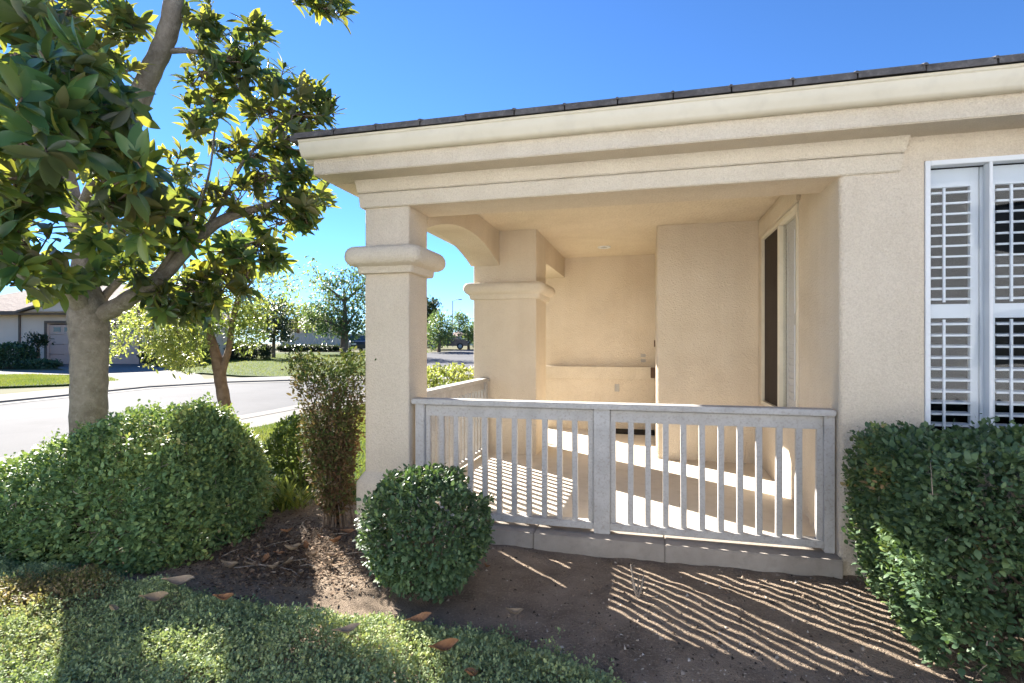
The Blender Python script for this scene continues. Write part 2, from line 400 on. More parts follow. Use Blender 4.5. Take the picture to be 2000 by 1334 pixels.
# ------------------------------------------------------------------ ground sheets
def sheet(name, poly, dz, mat, kind='structure', thick=0.0):
    """polygon lying on the terrain, dz above it (thick > 0: with a raised edge)"""
    bm = bmesh.new()
    f = bm.faces.new([bm.verts.new((x, y, 0)) for x, y in poly])
    for D in (12.0, 75.0):
        geom = bm.verts[:] + bm.edges[:] + bm.faces[:]
        bmesh.ops.bisect_plane(bm, geom=geom, plane_co=FV * D, plane_no=FV)
    for v in bm.verts: v.co.z = g(v.co.x, v.co.y) + dz
    bmesh.ops.recalc_face_normals(bm, faces=bm.faces)
    for f in bm.faces:
        if f.normal.z < 0: f.normal_flip()
    if thick:
        r = bmesh.ops.extrude_face_region(bm, geom=bm.faces[:])
        vs = [e for e in r['geom'] if isinstance(e, bmesh.types.BMVert)]
        for v in bm.verts:
            if v not in vs: v.co.z -= thick
        bmesh.ops.recalc_face_normals(bm, faces=bm.faces)
    me = bpy.data.meshes.new(name); bm.to_mesh(me); bm.free(); me.materials.append(mat)
    o = bpy.data.objects.new(name, me); COL.objects.link(o); o['kind'] = kind
    return o
S = lambda *pp: [(p.x, p.y) for p in pp]
for q in ([(-700, -400), (700, -400), (700, .25), (-700, .25)], [(-700, 4.38), (700, 4.38), (700, 900), (-700, 900)], [(-700, .25), (-5.15, .25), (-5.15, 4.38), (-700, 4.38)], [(4.15, .25), (700, .25), (700, 4.38), (4.15, 4.38)]):
    sheet('ground', q, -0.045, M['ground'])
# street: runs along the left of the house, bends round the far lots and leaves behind the porch
street = [(-7.7, -40), (-7.7, 40), (-11, 62), (-17.5, 62)] + S(gp(760, 694), gp(775, 735)) + [(-9.3, 17.4), (-12.0, 17.0), (-14.0, 15.6), (-15.2, 13.6), (-15.4, 9.8), (-15.4, -40)]
sheet('road', street, -0.03, M['road'])
def strip(name, line, w_, dz, mat, thick):
    n = len(line); out = []
    for i in range(n):
        a = Vector(line[max(i - 1, 0)]); b = Vector(line[min(i + 1, n - 1)]); d = (b - a).normalized()
        out.append(Vector(line[i]) + Vector((-d.y, d.x)) * w_)
    return sheet(name, [tuple(p) for p in line] + [tuple(p) for p in out[::-1]], dz, mat, thick=thick)
near = [(-7.7, -40), (-7.7, 40)]
strip('kerb', near, -0.18, 0.012, M['walk'], 0.12)
sheet('pavement', [(-7.52, -40), (-6.6, -40), (-6.6, 40), (-7.52, 40)], 0.004, M['walk'], thick=.06)
far = [(-15.4, -40), (-15.4, 9.8), (-15.2, 13.6), (-14.0, 15.6), (-12.0, 17.0), (-9.3, 17.4)]
strip('kerb', far, 0.2, 0.02, M['walk'], 0.09)
far2 = [(-15.62, -40), (-15.62, 9.8), (-15.42, 13.7), (-14.15, 15.78), (-12.08, 17.2), (-9.3, 17.62)]
strip('pavement', far2, 1.42, 0.022, M['walk'], 0.09)
strip('road_gutter', [(-7.7, -40), (-7.7, 40)], 0.42, -0.022, M['walk'], 0)
strip('road_gutter', far, -0.45, -0.022, M['walk'], 0)
# far lawns, driveway, path
dl, dr = gp(88, 712), gp(272, 711)
k1, k2 = gp(215, 759), gp(392, 742)
sheet('lawn', [(-17.0, -40), (-17.0, 9.8)] + S(gp(-20, 757), gp(120, 752), gp(238, 744), gp(215, 738), gp(60, 732), gp(-60, 734)) + [(-60, 10), (-60, -40)], 0.018, M['lawn'], thick=.07)
sheet('driveway', S(gp(205, 762), gp(400, 744), gp(392, 733), dr, dl, gp(140, 724)), 0.026, M['walk'], thick=.08)
sheet('path', S(gp(-80, 733), gp(140, 733), gp(150, 724), gp(-80, 726)), 0.024, M['walk'], thick=.08)
sheet('lawn', S(gp(352, 733), gp(395, 729), gp(470, 734.5), gp(560, 736.5), gp(700, 735), gp(765, 731), gp(760, 694), gp(760, 688), gp(300, 690), gp(295, 708)), 0.02, M['lawn'], thick=.07)
# near lawn between the shrubs and the pavement, planting bed, soil
sheet('lawn', [(-6.58, -20), (-3.9, -20), (-3.9, 2.2), (-2.3, 4.3), (-2.3, 30), (-6.58, 30)], 0.0, M['lawn'], thick=.06)

def soil_bed():
    xs = np.linspace(-5.2, 4.2, 240); ys = np.linspace(0.2, 4.4, 130)
    X, Y = np.meshgrid(xs, ys); P = np.stack([X.ravel(), Y.ravel(), 0 * X.ravel()], 1)
    z = 0.011 * snoise(P, 5, 3) + 0.008 * snoise(P, 14, 4) + 0.006 * snoise(P, 37, 5) + 0.004 * snoise(P, 80, 6) + 0.002
    z -= 0.07 * np.clip((3.3 - P[:, 1]) / 1.4, 0, 1) * np.clip((P[:, 0] + 1.0) / 1.2, 0, 1)   # falls away from the plinth
    z -= 0.10 * np.clip((-3.6 - P[:, 0]) / 0.8, 0, 1)
    P[:, 2] = z + 0.005
    nx, ny = len(xs), len(ys)
    i = (np.arange(ny - 1)[:, None] * nx + np.arange(nx - 1)[None]).ravel()
    F = np.stack([i, i + 1, i + nx + 1, i + nx], 1)
    o = npmesh('soil', P, F, M['soil'], smooth=True); o['kind'] = 'structure'
    return o
soil_bed()

# ------------------------------------------------------------------ the house
house = thing('house', 'beige stucco house with arched corner porch and dark tile roof edge', 'house', (0, 6, 0))
def hp(mb, name, mat, smooth=None, bevel=None, parent=None, label=None):
    o = mb.build(name, mat, None, smooth, bevel)
    keep(o, house)
    if parent:
        o.parent = parent; o.matrix_parent_inverse = parent.matrix_parent_inverse.copy() if False else Matrix.Identity(4)
        if parent.parent is house: pass
    if label: o['label'] = label
    return o
def sub(o, parent):
    """sub-part of a house part (both built in world coordinates, parent at the house origin)"""
    o.parent = parent; o.matrix_parent_inverse = Matrix.Identity(4); return o

FZ = 0.115; CZ = 2.82
def rect_ring(x0, x1, y0, y1, z, off, rc, n=4):
    x0 -= off; x1 += off; y0 -= off; y1 += off; out = []
    for cx, cy_, a0 in ((x1 - rc, y1 - rc, 0), (x0 + rc, y1 - rc, 90), (x0 + rc, y0 + rc, 180), (x1 - rc, y0 + rc, 270)):
        for k in range(n + 1):
            a = math.radians(a0 + 90 * k / n); out.append((cx + rc * math.cos(a), cy_ + rc * math.sin(a), z))
    return out
def pillar(rect, prof, rc=0.018):
    mb = MB(); mb.loft([rect_ring(*rect, z, o, rc + max(0, o) * 0.45) for o, z in prof]); return mb

def wall_grid(us, vs, holes, place, t):
    """slab with openings: us/vs cut lines, holes = set of (i,j) cells left out, place(u,v,w) -> xyz, w 0 outside .. t inside"""
    idx = {}; V = []; F = []
    def vid(i, j, k):
        if (i, j, k) not in idx: idx[(i, j, k)] = len(V); V.append(place(us[i], vs[j], t * k))
        return idx[(i, j, k)]
    nu, nv = len(us) - 1, len(vs) - 1
    solid = lambda i, j: 0 <= i < nu and 0 <= j < nv and (i, j) not in holes
    for i in range(nu):
        for j in range(nv):
            if not solid(i, j): continue
            for k in (0, 1): F.append((vid(i, j, k), vid(i + 1, j, k), vid(i + 1, j + 1, k), vid(i, j + 1, k)))
            if not solid(i - 1, j): F.append((vid(i, j, 0), vid(i, j + 1, 0), vid(i, j + 1, 1), vid(i, j, 1)))
            if not solid(i + 1, j): F.append((vid(i + 1, j, 0), vid(i + 1, j + 1, 0), vid(i + 1, j + 1, 1), vid(i + 1, j, 1)))
            if not solid(i, j - 1): F.append((vid(i, j, 0), vid(i + 1, j, 0), vid(i + 1, j, 1), vid(i, j, 1)))
            if not solid(i, j + 1): F.append((vid(i, j + 1, 0), vid(i + 1, j + 1, 0), vid(i + 1, j + 1, 1), vid(i, j + 1, 1)))
    mb = MB(); mb.v = V; mb.f = F; return mb

# slab with a plinth kerb in three cast lengths
fl = hp(MB().box(-2.13, 1.18, 3.99, 8.6, -0.1, FZ), 'porch_floor', M['floor'])
px = [-2.13, -0.79, 0.10, 1.155]
for i in range(3):
    hp(MB().box(px[i] + 0.0015, px[i + 1] - 0.0015, 3.715, 3.985, -0.15, FZ + 0.002), 'plinth', M['conc'], bevel=0.006)
# corner column
PX = (-2.135, -1.765, 3.78, 4.14)
col1 = hp(pillar(PX, [(0, 0.45), (0, 2.494)]), 'column', M['stucco'], smooth=40)
c = pillar(PX, [(0.002, 1.985), (0.040, 1.988), (0.047, 2.0), (0.050, 2.034), (0.056, 2.041), (0.088, 2.046), (0.112, 2.06), (0.127, 2.083), (0.132, 2.112), (0.128, 2.142), (0.115, 2.168), (0.095, 2.184), (0.07, 2.19), (0.002, 2.194)], 0.02)
sub(hp(c, 'capital', M['trim'], smooth=50), col1)
c = pillar(PX, [(0.056, -0.15), (0.058, 0.375), (0.055, 0.388), (0.010, 0.455), (0.003, 0.462)], 0.02)
sub(hp(c, 'column_base', M['stucco'], smooth=40), col1)
# rear column
QX = (-2.10, -1.31, 6.35, 6.98)
col2 = hp(pillar(QX, [(0, 0.0), (0, CZ)]), 'column', M['stucco'], smooth=40)
c = pillar(QX, [(0.002, 1.985), (0.036, 1.99), (0.047, 2.01), (0.054, 2.045), (0.08, 2.058), (0.105, 2.085), (0.115, 2.12), (0.109, 2.155), (0.09, 2.182), (0.06, 2.19), (0.002, 2.194)], 0.02)
sub(hp(c, 'capital', M['trim'], smooth=50), col2)
# arch wall between them
ay0, ay1, sp, rise = 4.142, 6.348, 2.40, 0.195
half = (ay1 - ay0) / 2; Rr = (half * half + rise * rise) / (2 * rise); mid = (ay0 + ay1) / 2
arc = []
for k in range(25):
    y = ay1 - (ay1 - ay0) * k / 24
    arc.append((y, sp + math.sqrt(max(Rr * Rr - (y - mid) ** 2, 0)) - (Rr - rise)))
hp(MB().prism([(ay0, 2.85), (ay1, 2.85)] + arc, 'x', -2.13, -1.768), 'arch', M['stucco'], smooth=20)
# front beam, beam over the rear gap
bm_ = hp(MB().box(-2.133, 1.20, 3.782, 4.165, 2.495, 2.90), 'beam', M['stucco'])
hp(MB().box(-2.098, -1.312, 6.982, 8.60, 2.505, 2.85), 'beam', M['stucco'])
# stepped stucco moulding wrapped round the beam, butting into the front wall
def moulding(name, prof):
    rings = []
    for o, z in prof:
        xr = 1.445 + o * 1.25
        rings.append([(-2.133 - o, 4.4, z), (-2.133 - o, 3.782 - o, z), (xr, 3.782 - o, z), (xr, 3.79, z), (-1.9, 3.79, z), (-1.9, 4.4, z)])
    return sub(hp(MB().loft(rings), name, M['trim']), bm_)
moulding('moulding', [(0.002, 2.492), (0.020, 2.492), (0.028, 2.500), (0.036, 2.592), (0.030, 2.602), (0.002, 2.602)])
moulding('moulding', [(0.002, 2.605), (0.036, 2.605), (0.043, 2.613), (0.068, 2.765), (0.002, 2.768)])
# ceiling
ce = hp(MB().box(-1.9, 1.3, 4.1, 8.7, CZ, CZ + 0.05), 'ceiling', M['ceil'])
# recessed lamp
lx, ly = -0.62, 7.75
mb = MB(); ring = lambda r, z: [(lx + r * math.cos(2 * PI * k / 20), ly + r * math.sin(2 * PI * k / 20), z) for k in range(20)]
mb.loft([ring(0.055, CZ + 0.003), ring(0.052, CZ - 0.012), ring(0.085, CZ - 0.016), ring(0.092, CZ - 0.008), ring(0.092, CZ + 0.003)], cap=False)
lamp = hp(mb, 'ceiling_light', M['white'], smooth=40)
sub(hp(MB().loft([ring(0.055, CZ - 0.002), ring(0.05, CZ - 0.006)]), 'lamp_lens', M['metal']), lamp)
# walls of the main block
X1 = 8.5; YB = 8.6; WX = 1.18; FY = 3.77
hp(MB().box(-1.62, 1.3, YB, YB + 0.2, -0.1, 2.9), 'wall', M['stucco'])                       # back wall of the porch
hp(MB().box(-1.62, -1.42, YB + 0.2, 14, -0.1, 2.9).box(-1.62, X1, 14, 14.2, -0.1, 2.9).box(X1 - 0.2, X1, FY, 14, -0.1, 2.9), 'wall', M['stucco'])
hp(MB().prism([(0.104, 6.5), (0.086, 6.518), (0.086, 8.598), (1.178, 8.598), (1.178, 6.5)], 'z', -0.1, CZ - 0.002), 'wall', M['stucco'])   # projecting bay
# half wall with a plain cap against the back wall
hw = hp(MB().box(-1.66, 0.084, 8.47, 8.598, 0.1, 0.90), 'half_wall', M['stucco'])
sub(hp(MB().box(-1.70, 0.084, 8.44, 8.598, 0.902, 1.095), 'wall_cap', M['trim'], bevel=0.008), hw)
# side wall with the porch window
us = [4.452, 4.84, 6.305, 6.52]; vs = [-0.1, 0.80, 2.60, CZ - 0.002]
hp(wall_grid(us, vs, {(1, 1)}, lambda u, v, w_: (WX + w_, u, v), 0.16), 'wall', M['stucco'])
# front corner pier with rounded arris
arc_ = [(1.15 + 0.03 - 0.03 * math.cos(a), 3.77 + 0.03 - 0.03 * math.sin(a)) for a in [k * PI / 2 / 6 for k in range(7)]]
hp(MB().prism(arc_ + [(1.36, 3.77), (1.36, 4.45), (1.16, 4.45), (1.15, 4.44)], 'z', -0.15, CZ + 0.05), 'pier', M['stucco'], smooth=35)
# front wall with the big window
us = [1.36, 1.605, 3.0, X1]; vs = [-0.15, 0.72, 2.548, 2.95]
hp(wall_grid(us, vs, {(1, 1)}, lambda u, v, w_: (u, FY + w_, v), 0.16), 'wall', M['stucco'])
# eave: stucco fascia box, gutter, roof
hp(MB().box(-2.42, X1 + 0.3, 3.535, 3.775, 2.70, 2.86).box(-2.42, -2.14, 3.78, 14.3, 2.70, 2.86), 'fascia', M['trim'], bevel=0.006)
gp_ = [(3.532, 2.925), (3.532, 2.815), (3.50, 2.812), (3.468, 2.822), (3.462, 2.835), (3.447, 2.86), (3.436, 2.885), (3.436, 2.91), (3.428, 2.916), (3.428, 2.93), (3.44, 2.93), (3.44, 2.922)]
gut = hp(MB().prism(gp_, 'x', -2.475, X1 + 0.3), 'gutter', M['gutter'], smooth=50)
hp(MB().box(-2.535, -2.422, 3.6, 14.3, 2.815, 2.925), 'gutter', M['gutter'], bevel=0.01)
ridge = 2.95 + (14.3 - 3.4) / 2 * 0.30
ym = (3.42 + 14.3) / 2; hx = -2.5 + (14.3 - 3.42) / 2
rf = MB()
rf.add([(-2.47, 3.45, 2.93), (X1 + 0.4, 3.45, 2.93), (X1 + 0.4, 14.3, 2.93), (-2.47, 14.3, 2.93), (hx, ym, ridge), (X1 + 0.4, ym, ridge)],
       [(0, 1, 5, 4), (2, 3, 4, 5), (3, 0, 4), (1, 2, 5), (0, 3, 2, 1)])
roof = hp(rf, 'roof', M['tile'])
tl = MB(); x = -2.50; i = 0
while x < X1 + 0.3:
    for (r_, zz) in ((0, 0.0), (1, 0.11)):
        dz = 0.0012 * math.sin(i * 1.9) + zz; y0 = 3.405 + r_ * 0.36 + 0.003 * math.sin(i * 2.7)
        xx = x + r_ * 0.165
        tl.add([(xx + .004, y0, 2.932 + dz), (xx + .326, y0, 2.932 + dz), (xx + .326, y0 + .4, 3.052 + dz), (xx + .004, y0 + .4, 3.052 + dz),
                (xx + .004, y0 + .004, 2.972 + dz), (xx + .326, y0 + .004, 2.972 + dz), (xx + .326, y0 + .4, 3.09 + dz), (xx + .004, y0 + .4, 3.09 + dz)],
               [(0, 3, 2, 1), (4, 5, 6, 7), (0, 1, 5, 4), (1, 2, 6, 5), (2, 3, 7, 6), (3, 0, 4, 7)])
        if r_ == 0:      # interlock rib on every tile joint
            tl.add([(xx + .31, y0 - .004, 2.96 + dz), (xx + .345, y0 - .004, 2.96 + dz), (xx + .345, y0 + .38, 3.08 + dz), (xx + .31, y0 + .38, 3.08 + dz),
                    (xx + .322, y0, 2.9765 + dz), (xx + .333, y0, 2.9765 + dz), (xx + .333, y0 + .38, 3.0965 + dz), (xx + .322, y0 + .38, 3.0965 + dz)],
                   [(0, 3, 2, 1), (4, 5, 6, 7), (0, 1, 5, 4), (1, 2, 6, 5), (2, 3, 7, 6), (3, 0, 4, 7)])
    x += 0.33; i += 1
y = 3.45
while y < 14:
    tl.box(-2.56, -2.2, y + .004, y + .326, 2.935, 2.975); y += 0.33
sub(hp(tl, 'tile_course', M['tile']), roof)

# windows -----------------------------------------------------------------
def shutter(mb_frame, place, u0, u1, v0, v1, w0, stile=0.05, rails=(), pitch=0.062, lw=0.062, tilt=35, rod=0.35):
    """plantation shutter panel: frame bars + tilted slats + tilt rod; place(u,v,w)"""
    def bar(a, b, c_, d, w1, w2):
        vs_ = [place(x_, y_, z_) for z_ in (w1, w2) for (x_, y_) in ((a, c_), (b, c_), (b, d), (a, d))]
        mb_frame.add(vs_, [(0, 3, 2, 1), (4, 5, 6, 7), (0, 1, 5, 4), (1, 2, 6, 5), (2, 3, 7, 6), (3, 0, 4, 7)])
    bar(u0, u0 + stile, v0, v1, w0, w0 + .028); bar(u1 - stile, u1, v0, v1, w0, w0 + .028)
    edges = [v0] + [q for r in rails for q in r] + [v1]
    cuts = [(v0, v0 + .10)] + list(rails) + [(v1 - .11, v1)]
    for a, b in cuts: bar(u0 + stile, u1 - stile, a, b, w0 + .001, w0 + .027)
    for k in range(len(cuts) - 1):
        lo_, hi_ = cuts[k][1], cuts[k + 1][0]
        n = max(1, int(round((hi_ - lo_) / pitch))); p_ = (hi_ - lo_) / n
        ta = math.radians(tilt)
        for i_ in range(n):
            zc = lo_ + p_ * (i_ + .5)
            dv, dw = math.sin(ta) * lw / 2, math.cos(ta) * lw / 2
            th = .006
            q = []
            for (sv, sw) in ((-1, -1), (1, 1)):
                for s2 in (-1, 1):
                    q.append((zc + sv * dv + s2 * th * math.cos(ta), w0 + .014 + sw * dw - s2 * th * math.sin(ta)))
            a_, b_ = u0 + stile + .002, u1 - stile - .002
            ring0 = [place(a_, q[0][0], q[0][1]), place(a_, q[1][0], q[1][1]), place(a_, q[3][0], q[3][1]), place(a_, q[2][0], q[2][1])]
            ring1 = [place(b_, q[0][0], q[0][1]), place(b_, q[1][0], q[1][1]), place(b_, q[3][0], q[3][1]), place(b_, q[2][0], q[2][1])]
            mb_frame.add(ring0 + ring1, [(0, 1, 2, 3), (7, 6, 5, 4), (0, 4, 5, 1), (1, 5, 6, 2), (2, 6, 7, 3), (3, 7, 4, 0)])
        ru = u0 + stile + (u1 - u0 - 2 * stile) * rod
        bar(ru - .006, ru + .006, lo_ + .01, hi_ - .01, w0 - .030, w0 - .018)
fp = lambda u, v, w_: (u, FY + w_, v)
def barbox(mb, place, a, b, c_, d, w1, w2):
    vs_ = [place(x_, y_, z_) for z_ in (w1, w2) for (x_, y_) in ((a, c_), (b, c_), (b, d), (a, d))]
    mb.add(vs_, [(0, 3, 2, 1), (4, 5, 6, 7), (0, 1, 5, 4), (1, 2, 6, 5), (2, 3, 7, 6), (3, 0, 4, 7)])
fr = MB(); W0, W1, V0, V1 = 1.607, 2.998, 0.722, 2.546
barbox(fr, fp, W0, W0 + .028, V0, V1, -.012, .06); barbox(fr, fp, W1 - .028, W1, V0, V1, -.012, .06)
barbox(fr, fp, W0 + .028, W1 - .028, V1 - .03, V1, -.011, .059); barbox(fr, fp, W0 + .028, W1 - .028, V0, V0 + .03, -.011, .059)
barbox(fr, fp, 1.934, 1.953, V0 + .03, V1 - .03, -.006, .058)
barbox(fr, fp, 2.40, 2.44, V0 + .03, V1 - .03, .012, .058)
win1 = hp(fr, 'window', M['white'], bevel=0.003, label='wide white framed front window with plantation shutters')
pn = MB(); barbox(pn, fp, W0 + .029, W1 - .029, V0 + .031, V1 - .031, .034, .038)
sub(hp(pn, 'pane', M['glass']), win1)
for a, b in ((1.625, 1.92), (1.925, 2.31), (2.315, 2.645), (2.65, 2.99)):
    s_ = MB(); shutter(s_, fp, a, b, .755, 2.512, .075, stile=.042 if b < 2 else .078, rails=[(1.605, 1.69)], tilt=8, pitch=.066, lw=.058, rod=.3)
    sub(hp(s_, 'shutter', M['louver']), win1)
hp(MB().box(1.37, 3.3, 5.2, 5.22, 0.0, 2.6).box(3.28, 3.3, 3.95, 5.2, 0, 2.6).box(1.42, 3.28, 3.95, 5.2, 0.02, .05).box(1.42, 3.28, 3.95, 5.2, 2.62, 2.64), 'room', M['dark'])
# porch side window: dark screened half and a shuttered half
sp_ = lambda u, v, w_: (WX + w_, u, v)
fr = MB(); Y0, Y1, Z0, Z1 = 4.842, 6.303, 0.802, 2.598
barbox(fr, sp_, Y0, Y0 + .04, Z0, Z1, -.014, .06); barbox(fr, sp_, Y1 - .04, Y1, Z0, Z1, -.014, .06)
barbox(fr, sp_, Y0 + .04, Y1 - .04, Z1 - .04, Z1, -.013, .059); barbox(fr, sp_, Y0 + .04, Y1 - .04, Z0, Z0 + .04, -.013, .059)
barbox(fr, sp_, 5.53, 5.58, Z0 + .04, Z1 - .04, -.005, .058)
win2 = hp(fr, 'window', M['gutter'], bevel=0.003, label='narrow looking porch window with one dark insect screen')
pn = MB(); barbox(pn, sp_, Y0 + .041, 5.529, Z0 + .041, Z1 - .041, .034, .038)
sub(hp(pn, 'pane', M['glass']), win2)
pn = MB(); barbox(pn, sp_, 5.581, Y1 - .041, Z0 + .041, Z1 - .041, .014, .018)
sub(hp(pn, 'insect_screen', M['screen']), win2)
s_ = MB(); shutter(s_, sp_, 4.885, 5.52, .845, 2.555, .062, rails=[(1.62, 1.70)], tilt=-78, lw=.068)
sub(hp(s_, 'shutter', M['louver']), win2)
mb = MB(); barbox(mb, sp_, Y0 - .05, Y1 + .06, Z1 + .004, Z1 + .15, -.03, .0)
sub(hp(mb, 'window_head', M['trim'], bevel=0.006), win2)
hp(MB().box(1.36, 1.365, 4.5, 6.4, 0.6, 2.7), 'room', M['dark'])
# small wall fittings
def plate(x, z, y, w_, h, name, mat, lab=None):
    return hp(MB().box(x - w_ / 2, x + w_ / 2, y - .014, y + .002, z - h / 2, z + h / 2), name, mat, bevel=0.004)
for z in (1.265, 1.185): plate(-0.09, z, YB, .075, .045, 'socket', M['metal'])
plate(-0.48, .77, 8.47, .07, .115, 'socket', M['metal'])
sub_ = hp(MB().box(0.066, 0.084, 8.0, 8.06, 1.40, 1.50), 'door_bell', M['brown'], bevel=0.004)
hp(MB().box(0.02, 0.083, 8.40, 8.436, 0.93, 1.09), 'socket', M['brown'], bevel=0.004)

dm = MB().box(-0.50, 0.075, 8.12, 8.46, FZ + .002, FZ + .03).build('doormat', M['mat'], None, None, 0.006)
tag(dm, 'black rubber doormat on porch floor below the half wall', 'doormat')

# ------------------------------------------------------------------ railings
def make_railing(name, label, length, posts, nbal, origin, rot):
    t = thing(name, label, 'railing', origin)
    t.rotation_euler = (0, 0, rot)
    def part(mb, nm, bev=0.004): return mb.build(nm, M['paintwood'], t, None, bev)
    part(MB().box(0, length, -.065, .065, .875, .915), 'top_cap', .006)
    bmesh_ = MB().box(-.019, .019, -.019, .019, .07, .795)
    first = None
    for k, (a, b) in enumerate(posts):
        part(MB().box(a, b, -.045, .045, 0.003 if k == 1 else .004, .873), 'post', .005)
    for k in range(len(posts) - 1):
        a, b = posts[k][1], posts[k + 1][0]
        part(MB().box(a + .001, b - .001, -.021, .021, .785, .868), 'upper_rail')
        part(MB().box(a + .001, b - .001, -.040, .040, .030, .078), 'lower_rail')
        n = nbal[k]; stp = (b - a - .04) / (n - 1)
        for i_ in range(n):
            xx = a + .02 + stp * i_
            if first is None:
                first = part(bmesh_, 'baluster', .003); o = first
            else:
                o = first.copy(); COL.objects.link(o); o.parent = t
            o.location = (xx, 0.0005 * ((i_ * 7) % 3 - 1), 0)
            o.rotation_euler = (random.uniform(-.004, .004), random.uniform(-.006, .006), 0)
    return t
make_railing('railing', 'weathered white wooden railing across the front porch opening', 2.90,
             [(.025, .10), (1.378, 1.492), (2.835, 2.898)], [12, 12], (-1.757, 3.865, FZ), 0)
make_railing('railing', 'short white wooden railing under the arch between the two columns', 2.17,
             [(.0, .09), (2.09, 2.17)], [18], (-1.95, 4.16, FZ), PI / 2)
# ------------------------------------------------------------------ magnolia tree
def whorls(C, Dr, per, Ln, W, rb):
    """magnolia leaf whorls at C around twig directions Dr"""
    n = len(C); P = np.repeat(C, per, 0); D_ = np.repeat(unit(Dr), per, 0)
    ang = RNG.uniform(0.45, 1.45, len(P))
    R_ = rvec(len(P)); T_ = unit(R_ - (R_ * D_).sum(1, keepdims=True) * D_)
    A = D_ * np.cos(ang)[:, None] + T_ * np.sin(ang)[:, None]
    A[:, 2] -= 0.28
    U = unit(D_ + rvec(len(P)) * 0.35)
    P = P - D_ * RNG.uniform(0, 0.09, len(P))[:, None]
    r = np.clip(np.repeat(rb, per) * 0.45 + RNG.random(len(P)) * 0.6 - 0.06, 0, 1)
    l = np.repeat(Ln, per) * RNG.uniform(0.7, 1.15, len(P))
    return leaf_arrays(P, A, U, l, l * W * RNG.uniform(0.85, 1.15, len(P)), BIGT, BIGTRI, r)

mag = thing('magnolia_tree', 'large magnolia tree with smooth grey trunk and big glossy leaves', 'tree', at(173, 990, 4.8))
def limb(tree, name, pts, mat, n=12, wob=0.04, sub_=6):
    P_, r_ = crs([(at(u, v, d), r) for u, v, d, r in pts], sub_)
    return keep(MB().tube(P_, r_, n, wob).build(name, mat, None, 60), tree)
limb(mag, 'trunk', [(171, 1010, 4.8, .165), (172, 930, 4.8, .145), (173, 840, 4.8, .139), (174, 760, 4.8, .137), (175, 690, 4.8, .14), (174, 640, 4.8, .152), (170, 600, 4.8, .15), (166, 560, 4.8, .11), (167, 515, 4.8, .10), (170, 478, 4.8, .10)], M['bark'], 20, 0.03)
limb(mag, 'branch', [(172, 500, 4.8, .10), (160, 455, 4.8, .10), (140, 400, 4.75, .09), (126, 345, 4.7, .085), (116, 270, 4.6, .07), (104, 170, 4.5, .055), (92, 40, 4.3, .04), (85, -60, 4.2, .03)], M['bark'])
limb(mag, 'branch', [(168, 500, 4.8, .09), (190, 448, 4.8, .09), (216, 375, 4.8, .088), (240, 290, 4.8, .088), (262, 222, 4.8, .086), (290, 150, 4.75, .084), (318, 90, 4.7, .08), (336, 30, 4.65, .078), (345, -60, 4.6, .07)], M['bark'])
limb(mag, 'branch', [(182, 622, 4.8, .08), (215, 606, 4.8, .074), (262, 577, 4.8, .068), (318, 537, 4.82, .064), (370, 482, 4.85, .056), (420, 438, 4.88, .048), (470, 416, 4.9, .04), (520, 402, 4.95, .03), (580, 380, 5.0, .015)], M['bark'])
limb(mag, 'branch', [(190, 600, 4.85, .04), (210, 572, 4.9, .038), (238, 545, 4.95, .034), (270, 536, 5.0, .03), (320, 520, 5.05, .022), (370, 490, 5.1, .012)], M['bark'], 8)
limb(mag, 'branch', [(165, 605, 4.75, .085), (140, 572, 4.6, .07), (112, 548, 4.4, .055), (80, 515, 4.0, .045), (30, 470, 3.6, .035), (-40, 420, 3.2, .02)], M['bark'])
limb(mag, 'branch', [(122, 390, 4.6, .05), (80, 360, 4.2, .045), (40, 340, 3.8, .04), (-30, 330, 3.3, .03)], M['bark'], 8)
limb(mag, 'branch', [(118, 280, 4.6, .045), (120, 220, 3.9, .035), (90, 170, 3.2, .028), (60, 140, 2.7, .018)], M['bark'], 8)
limb(mag, 'branch', [(150, 430, 4.7, .045), (170, 380, 4.0, .035), (190, 340, 3.3, .026), (210, 330, 2.9, .014)], M['bark'], 8)
limb(mag, 'branch', [(318, 100, 4.7, .03), (370, 100, 4.75, .022), (440, 115, 4.8, .018), (520, 160, 4.85, .014), (600, 205, 4.9, .009)], M['bark'], 8)
limb(mag, 'branch', [(400, 455, 4.86, .026), (440, 380, 4.9, .02), (480, 310, 4.9, .016), (540, 250, 4.95, .012), (590, 215, 5, .008)], M['bark'], 8)
limb(mag, 'branch', [(300, 545, 4.8, .024), (350, 470, 4.7, .018), (390, 400, 4.7, .014), (410, 330, 4.7, .01), (420, 250, 4.7, .007)], M['bark'], 8)

